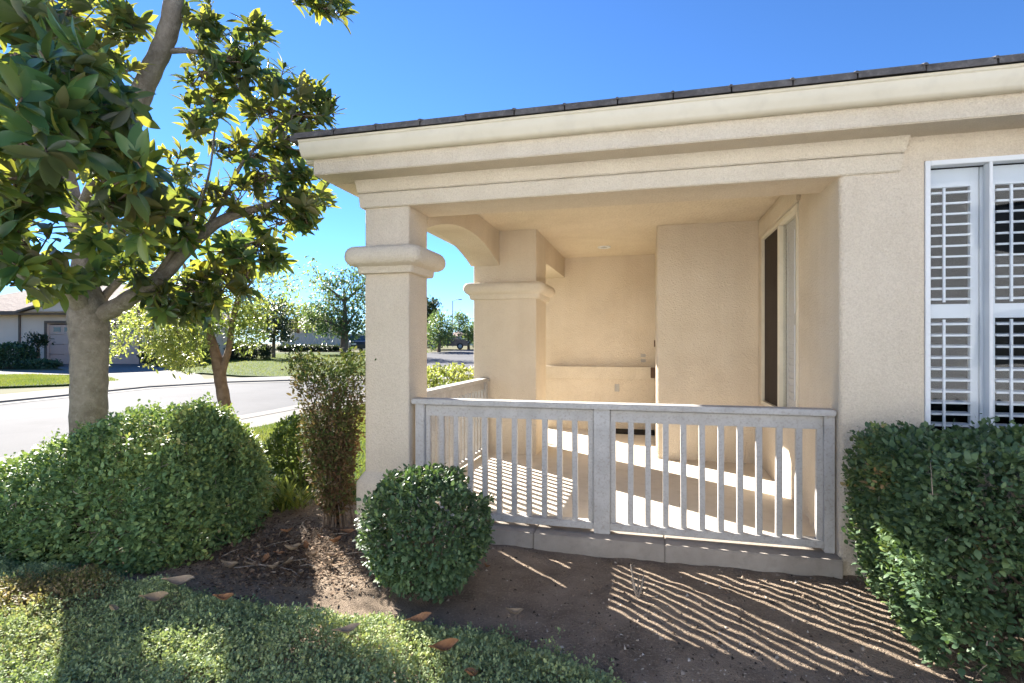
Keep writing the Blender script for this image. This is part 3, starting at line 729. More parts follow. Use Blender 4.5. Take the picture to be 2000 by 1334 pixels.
# clumps: u, v, depth, half-width px, half-height px, whorls
CL = [
 (395, 45, 4.75, 40, 45, 9), (440, 110, 4.8, 50, 40, 10), (500, 75, 4.8, 35, 40, 6), (395, 140, 4.8, 36, 28, 5), (480, 150, 4.85, 50, 35, 9),
 (415, 195, 4.8, 45, 28, 7), (545, 155, 4.9, 42, 28, 7), (600, 165, 4.9, 30, 35, 5), (645, 205, 4.9, 26, 18, 4), (600, 225, 4.9, 55, 28, 10), (530, 215, 4.9, 45, 28, 8),
 (385, 235, 4.75, 32, 22, 5), (450, 285, 4.85, 32, 26, 5), (560, 270, 4.9, 55, 35, 11), (500, 300, 4.9, 28, 26, 5),
 (575, 330, 4.95, 50, 34, 10), (520, 345, 4.9, 42, 30, 7), (605, 385, 5.0, 34, 30, 7), (555, 385, 4.95, 50, 26, 8), (450, 375, 4.85, 45, 30, 7),
 (395, 385, 4.8, 45, 36, 8), (600, 425, 5.0, 30, 26, 5), (545, 430, 5.0, 55, 24, 8), (505, 480, 5.05, 65, 28, 10), (440, 490, 5.0, 55, 30, 8), (540, 515, 5.1, 45, 18, 5),
 (375, 440, 4.75, 40, 24, 5), (330, 470, 4.7, 45, 30, 7), (330, 410, 4.7, 40, 40, 8), (290, 430, 4.6, 35, 30, 6), (345, 330, 4.7, 32, 40, 5),
 (370, 560, 4.95, 60, 34, 13), (310, 590, 4.9, 36, 30, 8), (400, 600, 5.0, 45, 26, 9), (430, 530, 5.0, 50, 30, 8), (480, 540, 5.05, 40, 26, 5), (290, 560, 4.9, 40, 24, 5), (260, 520, 4.8, 36, 30, 5), (340, 610, 4.95, 40, 22, 5), (440, 560, 5.0, 40, 30, 5),
 (630, 2, 4.8, 42, 14, 6), (670, 18, 4.8, 12, 16, 2), (590, -8, 4.8, 30, 14, 3),
 (225, 25, 4.6, 55, 40, 9), (270, 55, 4.7, 30, 40, 4), (190, 70, 4.5, 50, 36, 7), (230, 110, 4.6, 40, 40, 5),
 # near, shaded side at the left
 (60, 40, 3.0, 75, 50, 9), (30, 110, 2.5, 60, 50, 5), (110, 110, 2.8, 70, 50, 7), (60, 190, 2.4, 70, 50, 6), (140, 190, 2.7, 70, 45, 6), (200, 180, 3.0, 50, 50, 5),
 (40, 270, 2.4, 60, 50, 6), (120, 260, 2.5, 70, 45, 6), (200, 260, 2.8, 55, 45, 6), (245, 210, 3.4, 30, 45, 4), (30, 350, 2.7, 50, 40, 5), (80, 330, 2.9, 30, 40, 3),
 (225, 330, 2.8, 55, 36, 6), (275, 345, 3.1, 46, 28, 5), (215, 400, 3.0, 40, 30, 5), (262, 395, 3.1, 50, 30, 6), (60, 380, 3.0, 50, 40, 6), (165, 545, 4.3, 40, 20, 4), (200, 455, 3.6, 36, 26, 4), (90, 545, 3.8, 50, 26, 5), (0, 470, 3.0, 50, 60, 7), (140, 100, 2.7, 60, 50, 6), (90, 220, 2.5, 60, 50, 6), (170, 240, 2.6, 60, 50, 5), (300, 400, 3.3, 40, 24, 4),
 (35, 415, 3.0, 50, 36, 5), (50, 470, 3.3, 56, 36, 6), (30, 510, 3.2, 45, 30, 5), (90, 515, 3.6, 40, 26, 4), (245, 450, 3.4, 40, 24, 3), (110, 545, 4.2, 40, 18, 3), (50, 545, 3.3, 40, 24, 3),
 (230, 500, 4.6, 50, 30, 5), (20, 10, 3.6, 60, 40, 5), (130, 20, 3.8, 60, 40, 6), (-40, 250, 2.6, 50, 150, 10), (-60, 450, 3.0, 60, 80, 7), (-40, 60, 3.0, 60, 80, 7),
 # crown above the frame (shades the garden)
 (100, -120, 4.2, 200, 90, 18), (330, -110, 4.7, 120, 80, 15), (480, -120, 4.8, 130, 70, 12), (250, -260, 4.8, 260, 120, 32), (-150, -60, 3.8, 100, 150, 16), (420, -330, 5.0, 180, 110, 18), (120, -420, 4.9, 260, 120, 28), (-200, 200, 3.8, 110, 160, 18),
]
tree_c = np.array(at(200, 330, 4.8)); WC, WD, WR, WL = [], [], [], []
tw = MB()
for (u, v, d, hu, hv, n) in CL:
    tone = random.random()
    cc = at(u, v, d)
    for _ in range(int(n * 1.3) if v > -20 and d > 4 else n):
        a = random.uniform(0, 2 * PI); r = math.sqrt(random.random())
        p = at(u + hu * r * math.cos(a), v + hv * r * math.sin(a), d + random.gauss(0, 0.16))
        o = (np.array(p) - tree_c); o = o / (np.linalg.norm(o) + 1e-6)
        dr = o * 0.6 + np.array([0, 0, 0.55]) + RNG.normal(size=3) * 0.6
        WC.append(np.array(p)); WD.append(dr); WR.append(0.5 * tone + 0.5 * random.random()); WL.append(0.16 if d > 3.4 else 0.168)
        dn = Vector(dr / np.linalg.norm(dr)); b = cc + (cc - p) * 0.2
        m_ = (p + b) / 2 - dn * 0.10
        tw.tube([b, m_, p - dn * 0.05, p], [.007, .006, .005, .004], 4)
WC, WD, WR, WL = map(np.array, (WC, WD, WR, WL))
V, F_, R_ = whorls(WC, WD, 12, WL, 0.335, WR)
npmesh('crown', V, F_, M['mag'], R_, mag, wood=tw, woodmat=M['twig'])

# ------------------------------------------------------------------ second, lacy tree on the near lawn
tr2 = thing('street_tree', 'slim forked tree with lacy yellow green leaves on the near lawn', 'tree', at(440, 862, 8.0))
limb(tr2, 'trunk', [(443, 866, 8, .11), (440, 800, 8, .09), (432, 750, 8, .085), (425, 710, 8, .08), (418, 680, 8, .066), (406, 640, 8, .055), (394, 600, 8, .05), (380, 560, 7.9, .035), (350, 500, 7.8, .015)], M['bark2'], 10)
limb(tr2, 'branch', [(432, 740, 8, .05), (440, 705, 8, .05), (447, 680, 8, .045), (452, 640, 8.1, .038), (462, 590, 8.1, .035), (480, 540, 8.2, .025), (505, 480, 8.3, .012)], M['bark2'], 8)
limb(tr2, 'branch', [(456, 620, 8.1, .03), (478, 570, 8.2, .022), (500, 540, 8.3, .016), (520, 520, 8.4, .008)], M['bark2'], 6)
limb(tr2, 'branch', [(405, 640, 8, .04), (370, 620, 8, .03), (330, 620, 8.1, .02), (290, 640, 8.2, .01)], M['bark2'], 6)
parts = []; tw = MB()
for (u, v, hu, hv, n, tone) in [(300, 640, 40, 50, 130, .8), (345, 650, 45, 50, 170, .75), (390, 590, 50, 45, 150, .5), (440, 600, 50, 55, 150, .4), (485, 650, 36, 36, 90, .35), (375, 650, 30, 40, 80, .6),
    (500, 620, 40, 40, 90, .55), (360, 700, 40, 22, 90, .8), (320, 690, 36, 24, 80, .8), (230, 650, 24, 45, 60, .8), (205, 690, 12, 20, 20, .8), (480, 560, 45, 40, 70, .4), (530, 550, 40, 40, 40, .4), (420, 520, 60, 40, 90, .5),
    (560, 560, 30, 40, 24, .3), (600, 520, 25, 30, 10, .2), (605, 560, 20, 25, 8, .2), (340, 570, 50, 40, 110, .6), (270, 600, 30, 40, 60, .7), (440, 460, 70, 40, 60, .4)]:
    a = RNG.uniform(0, 2 * PI, n); r = np.sqrt(RNG.random(n))
    C = np.array([at(u + hu * r[i] * math.cos(a[i]), v + hv * r[i] * math.sin(a[i]), 8.1 + RNG.normal() * .38) for i in range(n)])
    parts.append(sprigs(C, rvec(n) + np.array([0, 0, -.3]), 7, .085, .026, 0.9, jitter=.05, rbias=np.clip(tone + RNG.normal(size=n) * .2, 0, 1)))
    c0 = at(u, v, 8.1)
    for i in range(0, n, 9): tw.tube([c0, (c0 + Vector(C[i])) / 2 + Vector((0, 0, .05)), Vector(C[i])], [.006, .004, .003], 3)
V, F_, R_ = join(parts); npmesh('crown', V, F_, M['lime'], R_, tr2, wood=tw, woodmat=M['twig'])

# ------------------------------------------------------------------ shrubs
def superdirs(n, p, low=-0.2):
    Dn = rvec(n * 2); Dn = Dn[Dn[:, 2] > low][:n]
    s = (np.abs(Dn) ** p).sum(1) ** (1 / p)
    Nn = np.sign(Dn) * np.abs(Dn / s[:, None]) ** (p - 1)
    return Dn / s[:, None], unit(Nn)
def shoots(Q, Nn, tn, m):
    """young shoots standing a few centimetres out of the clipped surface"""
    i = RNG.integers(0, len(Q), m); up_ = Nn[i][:, 2] > -.1; i = i[up_]; d = unit(Nn[i] + np.array([0, 0, .6]) + rvec(len(i)) * .5)
    l = RNG.uniform(.02, .075, len(i)); A = [Q]; B = [Nn]; C = [tn]
    for k in (.35, .7, 1.0):
        A.append(Q[i] + d * (l * k)[:, None]); B.append(d); C.append(np.clip(tn[i] + .15, 0, .94))
    return np.concatenate(A), np.concatenate(B), np.concatenate(C)
def shrub(name, label, base, rx, ry, h, nsp, per, leaf, wid, mat, p=2.0, rot=0.0, lump=0.06, seed=1, skirt=None, spread=0.95, tone=(0.5, 0.25), depth=0.06, thin=None, nst=14, stem='twig', stem_r=.008, group=None, cat='bush', xl=None, twigs=0, low=-0.75):
    """clipped shrub: leaves massed in a shell round a superellipsoid, bare stems inside; local frame then rotated by rot"""
    t = thing(name, label, cat, base, group)
    Dn, Nn = superdirs(nsp, p, low)
    n = len(Dn)
    sx = np.where(Dn[:, 0] < 0, rx if xl is None else xl, rx)
    l = 1 + lump * snoise(Dn * 3, 2.2, seed) + lump * .6 * snoise(Dn * 3, 5.5, seed + 1)
    dep = 1 - RNG.exponential(depth, n) + RNG.exponential(.010, n)
    deep = RNG.random(n) < .22
    dep = np.where(deep, dep - RNG.uniform(0, .32, n), dep)
    c0 = h * .5
    Q = np.stack([Dn[:, 0] * sx, Dn[:, 1] * ry, Dn[:, 2] * h * .5], 1) * (l * dep)[:, None] + np.array([0, 0, c0])
    if skirt is not None:          # narrow towards the ground
        k = np.clip(Q[:, 2] / h, 0, 1); sc_ = skirt + (1 - skirt) * np.clip(k / .55, 0, 1) ** .8
        Q[:, 0] *= sc_; Q[:, 1] *= sc_
    if thin is not None:
        kp = RNG.random(n) < thin(Q); Q, Nn = Q[kp], Nn[kp]; n = len(Q)
    ca, sa = math.cos(rot), math.sin(rot); Rm = np.array([[ca, -sa, 0], [sa, ca, 0], [0, 0, 1]])
    NW = unit(Nn * np.array([1 / rx, 1 / ry, 2 / h]) * .5 + np.array([0, 0, .35])) @ Rm.T
    Qw = Q @ Rm.T + np.array(base)
    tn = np.clip(tone[0] + tone[1] * snoise(Qw, 9, seed + 5) + RNG.normal(size=n) * .13, 0, 1)
    if leaf < .08:      # browned patches, thin spots and stray shoots
        bad = snoise(Qw, 7.5, seed + 8); tn = np.where(bad > .85, .97, tn); kp = snoise(Qw, 15, seed + 9) > -.86
        Qw, NW, tn = Qw[kp], NW[kp], tn[kp]
        Qw, NW, tn = shoots(Qw, NW, tn, max(20, n // 45))
    V, F_, R_ = sprigs(Qw, NW, per, leaf, wid, spread, rbias=tn, jitter=leaf * .45)
    st = MB(); tw2 = MB()
    for i in range(nst):
        a = random.uniform(0, 2 * PI); r0 = random.uniform(.02, .25); r1 = random.uniform(.3, .85); zt = random.uniform(.45, .9)
        if True:
            sxx = rx if math.cos(a) > 0 or xl is None else xl
            p0 = Vector((r0 * sxx * math.cos(a), r0 * ry * math.sin(a), -.02)); p1 = Vector((r1 * sxx * .9 * math.cos(a), r1 * ry * .9 * math.sin(a), zt * h * .9))
            m_ = (p0 + p1) / 2 + Vector((random.gauss(0, .04), random.gauss(0, .04), -.03 * h))
            Rz = Matrix.Rotation(rot, 3, 'Z')
            st.tube([Rz @ q + Vector(base) for q in (p0, m_, p1)], [stem_r, stem_r * .8, stem_r * .4], 5)
    for i in range(twigs):          # fine bare twigs poking through the surface
        q = Vector(Qw[random.randrange(len(Qw))]); dv = Vector((random.gauss(0, 1), random.gauss(0, 1), random.gauss(.2, .7))).normalized() * random.uniform(.05, .14)
        tw2.tube([q - dv * .6, q + dv * .1 + Vector((0, 0, .01)), q + dv * .5], [.0028, .0022, .0012], 3)
    if tw2.v: npmesh('foliage', V, F_, mat, R_, t, wood=tw2, woodmat=M['deadtwig'])
    else: npmesh('foliage', V, F_, mat, R_, t)
    keep(st.build('stems', M[stem]), t)
    return t

# clipped ball in front of the plinth
shrub('bush', 'round clipped dark green bush in front of the porch plinth', Vector((-1.265, 2.95, -.01)), .35, .345, .71, 2600, 6, .032, .019, M['box'], p=2.25, lump=.035, seed=21, skirt=.72, depth=.05, nst=16, twigs=60)
# hedge block at the right
shrub('hedge', 'tall dark green clipped hedge under the shuttered front window', Vector((2.27, 3.13, -0.04)), 1.12, .47, 1.0, 14000, 6, .034, .022, M['box'], p=16, lump=.016, seed=33, skirt=.90, depth=.03, nst=60, cat='hedge', twigs=260, stem_r=.01,
      thin=lambda Q: np.clip(.25 + Q[:, 2] / .28, 0, 1))
# big mound at the left
mb0 = rd(-2.42, 4.12, 0)
def thin_mound(Q):
    k = np.clip((Q[:, 2] - .05) / .45, 0, 1)
    right = np.clip((Q[:, 0] - .05) / .3, 0, 1)
    return np.clip(1 - right * (1 - k) * .8, .12, 1)
None if True else shrub('bush', '', mb0, .62, .74, 1.99, 9500, 6, .040, .024, M['mound'], p=2.15, rot=TH, lump=.045, seed=44, depth=.06, thin=thin_mound, nst=50, xl=1.85, twigs=150, low=-0.05) if False else None
def mound():
    t = thing('bush', 'wide mounded green bush in front of the magnolia trunk', 'bush', mb0)
    n = 15500
    Dn, Nn = superdirs(n, 2.15, 0.0); n = len(Dn)
    sx = np.where(Dn[:, 0] < 0, 1.9, .44)
    l = 1 + .055 * snoise(Dn * 3, 2.4, 44) + .045 * snoise(Dn * 3, 6.5, 45) + .03 * snoise(Dn * 3, 14, 46)
    dep = 1 - RNG.exponential(.065, n) + RNG.exponential(.012, n)
    dep = np.where(RNG.random(n) < .28, dep - RNG.uniform(0, .3, n), dep)
    Q = np.stack([Dn[:, 0] * sx, Dn[:, 1] * .72, Dn[:, 2] * .94], 1) * (l * dep)[:, None]
    Q[:, 2] *= 1 - .70 * np.clip(-Q[:, 0] / 1.9, 0, 1) ** 2.1 - .12 * np.clip(Q[:, 0] / .44, 0, 1)
    kp = RNG.random(n) < thin_mound(Q); Q, Nn = Q[kp], Nn[kp]; n = len(Q)
    ca, sa = math.cos(TH), math.sin(TH); Rm = np.array([[ca, -sa, 0], [sa, ca, 0], [0, 0, 1]])
    Qw = Q @ Rm.T + np.array(mb0); NW = unit(Nn + np.array([0, 0, .4])) @ Rm.T
    tn = np.clip(.46 + .28 * snoise(Qw, 7, 49) + .12 * snoise(Qw, 20, 50) + RNG.normal(size=n) * .14 + .3 * np.clip(Q[:, 0] / .5, 0, 1), 0, .98)
    kp = snoise(Qw, 16, 51) > -.78; Qw, NW, tn, Q = Qw[kp], NW[kp], tn[kp], Q[kp]; n = len(Qw)
    Qw, NW, tn = shoots(Qw, NW, tn, 420)
    V, F_, R_ = sprigs(Qw, NW, 6, .036, .022, 1.0, rbias=tn, jitter=.02)
    st = MB(); tw2 = MB(); Rz = Matrix.Rotation(TH, 3, 'Z')
    for i in range(150):
        a = random.uniform(0, 2 * PI) if i < 70 else random.uniform(-1.9, .6)
        s_ = .44 if math.cos(a) > 0 else 1.9
        r1 = random.uniform(.5, .97)
        p0 = Vector((.12 * s_ * math.cos(a) + random.gauss(0, .1), .1 * math.sin(a), 0)); p1 = Vector((r1 * s_ * math.cos(a), r1 * .72 * math.sin(a), random.uniform(.1, .85) * math.sqrt(max(0.02, 1 - r1 * r1)) * (1 if math.cos(a) > 0 else .65)))
        m_ = (p0 + p1) / 2 + Vector((random.gauss(0, .06), random.gauss(0, .06), .1))
        st.tube([Rz @ q + mb0 for q in (p0, m_, p1)], [.008, .006, .003], 4)
    for i in range(220):
        q = Vector(Qw[random.randrange(len(Qw))]); dv = Vector((random.gauss(0, 1), random.gauss(0, 1), random.gauss(.3, .7))).normalized() * random.uniform(.06, .16)
        tw2.tube([q - dv * .6, q + dv * .1 + Vector((0, 0, .01)), q + dv * .5], [.003, .0024, .0012], 3)
    npmesh('foliage', V, F_, M['mound'], R_, t, wood=tw2, woodmat=M['deadtwig'])
    keep(st.build('stems', M['deadtwig']), t)
mound()
# leggy rust and green shrub beside the column
def tall_shrub():
    b = Vector((-2.42, 3.83, 0)); t = thing('shrub', 'tall leggy shrub with rusty brown leaves beside the corner column', 'shrub', b)
    n = 2900; z = RNG.uniform(.12, 1.34, n); k = z / 1.34
    rad = (.10 + .22 * np.clip(k * 1.25, 0, 1) ** 1.3); a = RNG.uniform(0, 2 * PI, n); r = rad * np.sqrt(RNG.random(n)) * (1 + .15 * np.sin(a * 3 + z * 6))
    lean = -.04 * k
    Q = np.stack([b.x + r * np.cos(a) * .95 + lean, b.y + r * np.sin(a) * .95, z + .04 * np.sin(a * 2)], 1)
    kp = (RNG.random(n) < np.where(z < .45, .6, 1)) & (snoise(Q, 13, 60) > -.62); Q = Q[kp]; z = z[kp]; a = a[kp]; n = len(Q)
    tn = np.clip(np.where(z > 1.15, .10, .48) + .3 * snoise(Q, 6, 61) + RNG.normal(size=n) * .12, 0, 1)
    V, F_, R_ = sprigs(Q, np.stack([np.cos(a), np.sin(a), .3 + 0 * a], 1), 6, .036, .017, 1.0, rbias=tn, jitter=.022)
    npmesh('foliage', V, F_, M['rust'], R_, t)
    st = MB()
    for i in range(34):
        a_ = random.uniform(0, 2 * PI); r1 = random.uniform(.03, .28); zt = random.uniform(.8, 1.3)
        p0 = b + Vector((random.gauss(0, .04), random.gauss(0, .04), -.02)); p1 = b + Vector((r1 * math.cos(a_) - .04, r1 * math.sin(a_), zt)); m_ = p0 * .45 + p1 * .55 - Vector((r1 * .35 * math.cos(a_), r1 * .35 * math.sin(a_), 0))
        st.tube([p0, m_, p1], [.007, .005, .003], 4)
    keep(st.build('stems', M['twig']), t)
tall_shrub()
# green bush on the lawn behind it, lime plant, sunny clipped hedge outside the arch
shrub('bush', 'small mid green bush on the sunny lawn behind the leggy shrub', at(588, 945, 5.6) * 1 + Vector((0, 0, 0)) if False else Vector((*(rd(-2.22, 5.7, 0)).xy, 0)), .3, .3, .66, 800, 6, .05, .024, M['lime'], p=2, lump=.12, seed=71, tone=(.12, .15))
shrub('bush', 'bright sunlit yellow green clipped bush outside the arch', Vector((-2.95, 7.6, 0)), .62, .5, 1.08, 1900, 6, .045, .028, M['lime'], p=3, lump=.06, seed=81, tone=(.75, .2))
def lime_plant():
    b = Vector((*(rd(-1.95, 4.75, 0)).xy, 0)); t = thing('plant', 'low lime green plant with upright strappy leaves near the shrub base', 'plant', b)
    n = 90; a = RNG.uniform(0, 2 * PI, n); el = RNG.uniform(.5, 1.4, n)
    A = np.stack([np.cos(a) * np.cos(el), np.sin(a) * np.cos(el), np.sin(el)], 1)
    P = np.array(b) + np.stack([RNG.normal(size=n) * .07, RNG.normal(size=n) * .07, 0 * a + .01], 1)
    T = np.array([(0, .2, 0), (0, -.2, 0), (.5, .5, .0), (.5, -.5, .0), (.85, .3, -.1), (.85, -.3, -.1), (1, 0, -.2)], float); TF = np.array([(0, 1, 3), (0, 3, 2), (2, 3, 5), (2, 5, 4), (4, 5, 6)])
    V, F_, R_ = leaf_arrays(P, A, np.tile([0, 0, 1.], (n, 1)) + rvec(n) * .3, RNG.uniform(.14, .34, n), .026, T, TF, RNG.uniform(.3, 1, n))
    npmesh('leaves', V, F_, M['lime'], R_, t)
lime_plant()

# ------------------------------------------------------------------ ground cover and grass (uncountable)
def inside(P, poly):
    x, y = P[:, 0], P[:, 1]; r = np.zeros(len(P), bool); n = len(poly); j = n - 1
    for i in range(n):
        xi, yi = poly[i]; xj, yj = poly[j]
        c_ = ((yi > y) != (yj > y)) & (x < (xj - xi) * (y - yi) / (yj - yi + 1e-12) + xi); r ^= c_; j = i
    return r
def gz(u, v, z):
    d = (EYE - z) * FPX / (v - VH); p = RV * ((u - 1000) / FPX * d) + FV * d; return (p.x, p.y)
def groundcover():
    z0 = .14
    poly = [gz(-250, 1040, z0), gz(150, 1075, z0), gz(330, 1105, z0), gz(470, 1135, z0), gz(640, 1165, z0), gz(750, 1162, z0), gz(870, 1188, z0), gz(985, 1192, z0), gz(1100, 1235, z0), gz(1200, 1268, z0), gz(1275, 1318, z0), gz(1310, 1420, z0), gz(1290, 1700, z0), gz(-500, 1700, z0), gz(-700, 1200, z0)]
    pa = np.array(poly); n = 46000
    P = np.stack([RNG.uniform(pa[:, 0].min(), pa[:, 0].max(), n), RNG.uniform(pa[:, 1].min(), pa[:, 1].max(), n), np.zeros(n)], 1)
    wob = np.stack([.07 * snoise(P, 6, 91) + .03 * snoise(P, 22, 89), .07 * snoise(P, 6, 92) + .03 * snoise(P, 22, 90), 0 * P[:, 0]], 1) + RNG.normal(size=P.shape) * .022
    P = P[inside(P + wob, poly)]; n = len(P)
    # height falls to the soil at the edge
    e = np.full(n, 9.0)
    for i in range(len(poly)):
        a = pa[i]; b = pa[(i + 1) % len(poly)]; ab = b - a; t_ = np.clip(((P[:, :2] - a) @ ab) / (ab @ ab), 0, 1)
        e = np.minimum(e, np.linalg.norm(P[:, :2] - (a + t_[:, None] * ab), axis=1))
    hgt = .15 * np.clip(e / .16, .12, 1) ** .6 * (1 + .28 * snoise(P, 6, 93) + .22 * snoise(P, 17, 94))
    lay = RNG.random(n) ** .35
    P[:, 2] = hgt * lay - .03
    return P, poly
GC, GCPOLY = groundcover()
dry = snoise(GC, 2.6, 97) + .5 * snoise(GC, 9, 98)
pc = np.array([at(110, 1170, 3.0).x, at(110, 1170, 3.0).y]); dd = np.exp(-((GC[:, :2] - pc) ** 2).sum(1) / (2 * .30 ** 2))
isdry = (dry * .35 + dd * 1.3 + RNG.normal(size=len(GC)) * .12) > .78
t1 = np.clip(.45 + .28 * snoise(GC, 4, 99) + .22 * snoise(GC, 15, 100) + RNG.normal(size=len(GC)) * .14, 0, .95)
up = np.tile([0, 0, 1.], (len(GC), 1)) + rvec(len(GC)) * .5
V, F_, R_ = sprigs(GC[~isdry], up[~isdry], 7, .0155, .0100, 1.0, rbias=t1[~isdry], jitter=.010)
tag(npmesh('ground_cover', V, F_, M['cover'], R_), None, None, None, 'stuff')
V, F_, R_ = sprigs(GC[isdry], up[isdry], 6, .017, .010, 1.0, jitter=.012)
tag(npmesh('ground_cover', V, F_, M['coverdry'], R_), None, None, None, 'stuff')
def grass_patch(poly, n, h, seed):
    pa = np.array(poly); P = np.stack([RNG.uniform(pa[:, 0].min(), pa[:, 0].max(), n), RNG.uniform(pa[:, 1].min(), pa[:, 1].max(), n), np.zeros(n)], 1)
    P = P[inside(P, poly)]; n = len(P)
    P[:, 2] = [g(x, y) for x, y in P[:, :2]]
    A = np.tile([0, 0, 1.], (n, 1)) + rvec(n) * .6
    T = np.array([(0, .5, 0), (0, -.5, 0), (1, 0, -.1)], float); TF = np.array([(0, 1, 2)])
    tn = np.clip(.5 + .3 * snoise(P, 3, seed) + RNG.normal(size=n) * .2, 0, 1)
    return leaf_arrays(P, A, rvec(n), h * RNG.uniform(.6, 1.3, n), h * .16, T, TF, tn)
V, F_, R_ = grass_patch([(-6.55, 3.4), (-4.2, 3.4), (-2.4, 4.5), (-2.4, 13), (-6.55, 13)], 60000, .055, 5)
tag(npmesh('grass', V, F_, M['grass'], R_), None, None, None, 'stuff')
parts = [grass_patch(S(gp(-20, 757), gp(120, 752), gp(236, 745), gp(215, 738), gp(60, 732), gp(-60, 734)), 26000, .09, 6),
         grass_patch(S(gp(352, 733), gp(395, 729), gp(470, 734), gp(560, 736), gp(700, 734.5), gp(760, 731), gp(760, 694), gp(450, 692), gp(330, 704)), 45000, .10, 7)]
V, F_, R_ = join(parts); tag(npmesh('grass', V, F_, M['grass'], R_), None, None, None, 'stuff')

def attrmat(name, stops):
    m, t, b = nt(name); a = t.nodes.new('ShaderNodeAttribute'); a.attribute_name = 'rnd'
    L(t, ramp(t, a.outputs['Fac'], stops).outputs['Color'], b.inputs['Base Color']); b.inputs['Roughness'].default_value = .95; b.inputs['Specular IOR Level'].default_value = .1
    return m
def soil_z(x, y):
    P = np.stack([x, y, 0 * x], 1)
    z = 0.011 * snoise(P, 5, 3) + 0.008 * snoise(P, 14, 4) + 0.006 * snoise(P, 37, 5) + 0.004 * snoise(P, 80, 6) + 0.007
    z -= 0.07 * np.clip((3.3 - y) / 1.4, 0, 1) * np.clip((x + 1.0) / 1.2, 0, 1)
    return z - 0.10 * np.clip((-3.6 - x) / 0.8, 0, 1)
M['crumb'] = attrmat('soil_crumb', [(0, (.05, .038, .028)), (.4, (.16, .12, .085)), (.7, (.34, .26, .19)), (.9, (.5, .42, .33)), (1, (.6, .54, .46))])
M['mulch'] = attrmat('leaf_mulch', [(0, (.05, .034, .024)), (.5, (.13, .085, .055)), (.85, (.24, .16, .10)), (1, (.36, .28, .2))])
n = 26000
x = RNG.uniform(-3.2, 2.6, n); y = RNG.uniform(1.3, 3.71, n)
kp = snoise(np.stack([x, y, 0 * x], 1), 3, 140) + RNG.normal(size=n) * .5 > -.1; x, y = x[kp], y[kp]; n = len(x)
P = np.stack([x, y, soil_z(x, y)], 1); sz = .003 + .010 * RNG.random(n) ** 4
OT = np.array([(1, 0, 0), (-.5, .87, 0), (-.5, -.87, 0), (.1, .05, .9)]); OF = np.array([(0, 1, 3), (1, 2, 3), (2, 0, 3)])
V = (P[:, None, :] + (OT[None] + RNG.normal(size=(n, 4, 3)) * .25) * sz[:, None, None]).reshape(-1, 3)
F_ = (np.arange(n)[:, None, None] * 4 + OF[None]).reshape(-1, 3)
tag(npmesh('soil_crumbs', V, F_, M['crumb'], np.repeat(RNG.random(n), 3)), None, None, None, 'stuff')
n = 5200
uu = RNG.normal(560, 90, n); vv = RNG.normal(1075, 38, n); kp = (vv > 985) & (vv < 1180); uu, vv = uu[kp], vv[kp]
XY = np.array([gz(a, b, .01) for a, b in zip(uu, vv)]); n = len(XY)
P = np.stack([XY[:, 0], XY[:, 1], soil_z(XY[:, 0], XY[:, 1]) + .004 + RNG.random(n) * .012], 1)
A = rvec(n); A[:, 2] *= .25
V, F_, R_ = leaf_arrays(P, A, np.tile([0, 0, 1.], (n, 1)) + rvec(n) * .4, RNG.uniform(.012, .05, n), RNG.uniform(.005, .018, n), SMT, SMF)
tag(npmesh('leaf_litter', V, F_, M['mulch'], R_), None, None, None, 'stuff')

# ------------------------------------------------------------------ fallen leaves, twigs
def leaf_mesh(curl, mat, name='fallen_leaf'):
    nu, nv = 13, 7; v = []; f = []
    for i in range(nu):
        t = i / (nu - 1); tt = max(0, (t - .16) / .84); wd = .029 * math.sin(PI * min(1, tt ** .85)) ** .9 + .0016
        for j in range(nv):
            s = (j / (nv - 1) - .5) * 2
            v.append(((t - .5) * .15, s * wd * math.cos(curl * .5 * abs(s)), .006 + .030 * curl * s * s * math.sin(PI * t) ** .5 + .16 * curl * (t - .5) ** 2 + .004 * math.sin(9 * t + s)))
    for i in range(nu - 1):
        for j in range(nv - 1):
            k = i * nv + j; f.append((k, k + 1, k + nv + 1, k + nv))
    me = bpy.data.meshes.new(name); me.from_pydata(v, [], f); me.materials.append(mat)
    for p in me.polygons: p.use_smooth = True
    return me
LM = [leaf_mesh(.5, M['deadleaf']), leaf_mesh(1.0, M['deadleaf']), leaf_mesh(.6, M['paleleaf']), leaf_mesh(1.1, M['paleleaf'])]
def fallen(u, v, z, k, rot, sc_, label, tilt=(0, 0)):
    x, y = gz(u, v, z); o = bpy.data.objects.new('fallen_leaf', LM[k]); COL.objects.link(o)
    o.location = (x, y, z); o.rotation_euler = (tilt[0], tilt[1], rot); o.scale = (sc_ * .88,) * 3
    return tag(o, label, 'leaf', 'fallen magnolia leaves')
fallen(820, 1212, .14, 0, .35, 1.0, 'reddish brown fallen leaf at the ground cover edge by the round bush', (.3, -.2))
fallen(868, 1268, .15, 1, .45, 1.0, 'long brown curled leaf on ground cover, nearest the soil edge', (.5, -.1))
fallen(678, 1235, .145, 2, .5, .95, 'greyish pale leaf lying flat in the middle of the ground cover', (.1, -.1))
fallen(305, 1172, .15, 3, .45, 1.05, 'thin pale rolled leaf on ground cover below the mounded bush', (.6, 0))
fallen(438, 1172, .15, 1, .3, .8, 'small brown curled leaf on ground cover right of the pale rolled one', (.3, 0))
fallen(215, 1190, .16, 2, 1.9, .7, 'bleached white leaf standing on the dry yellow ground cover', (.8, .6))
fallen(915, 1318, .14, 0, 1.3, .8, 'reddish leaf on ground cover at the bottom edge of the photo', (.4, .5))
fallen(1005, 1200, .02, 3, .1, .72, 'pale curled leaf alone on the bare shaded soil', (.2, 0))
fallen(950, 1108, .02, 1, 2.6, .45, 'small brown leaf on soil beside the round bush', (.3, 0))
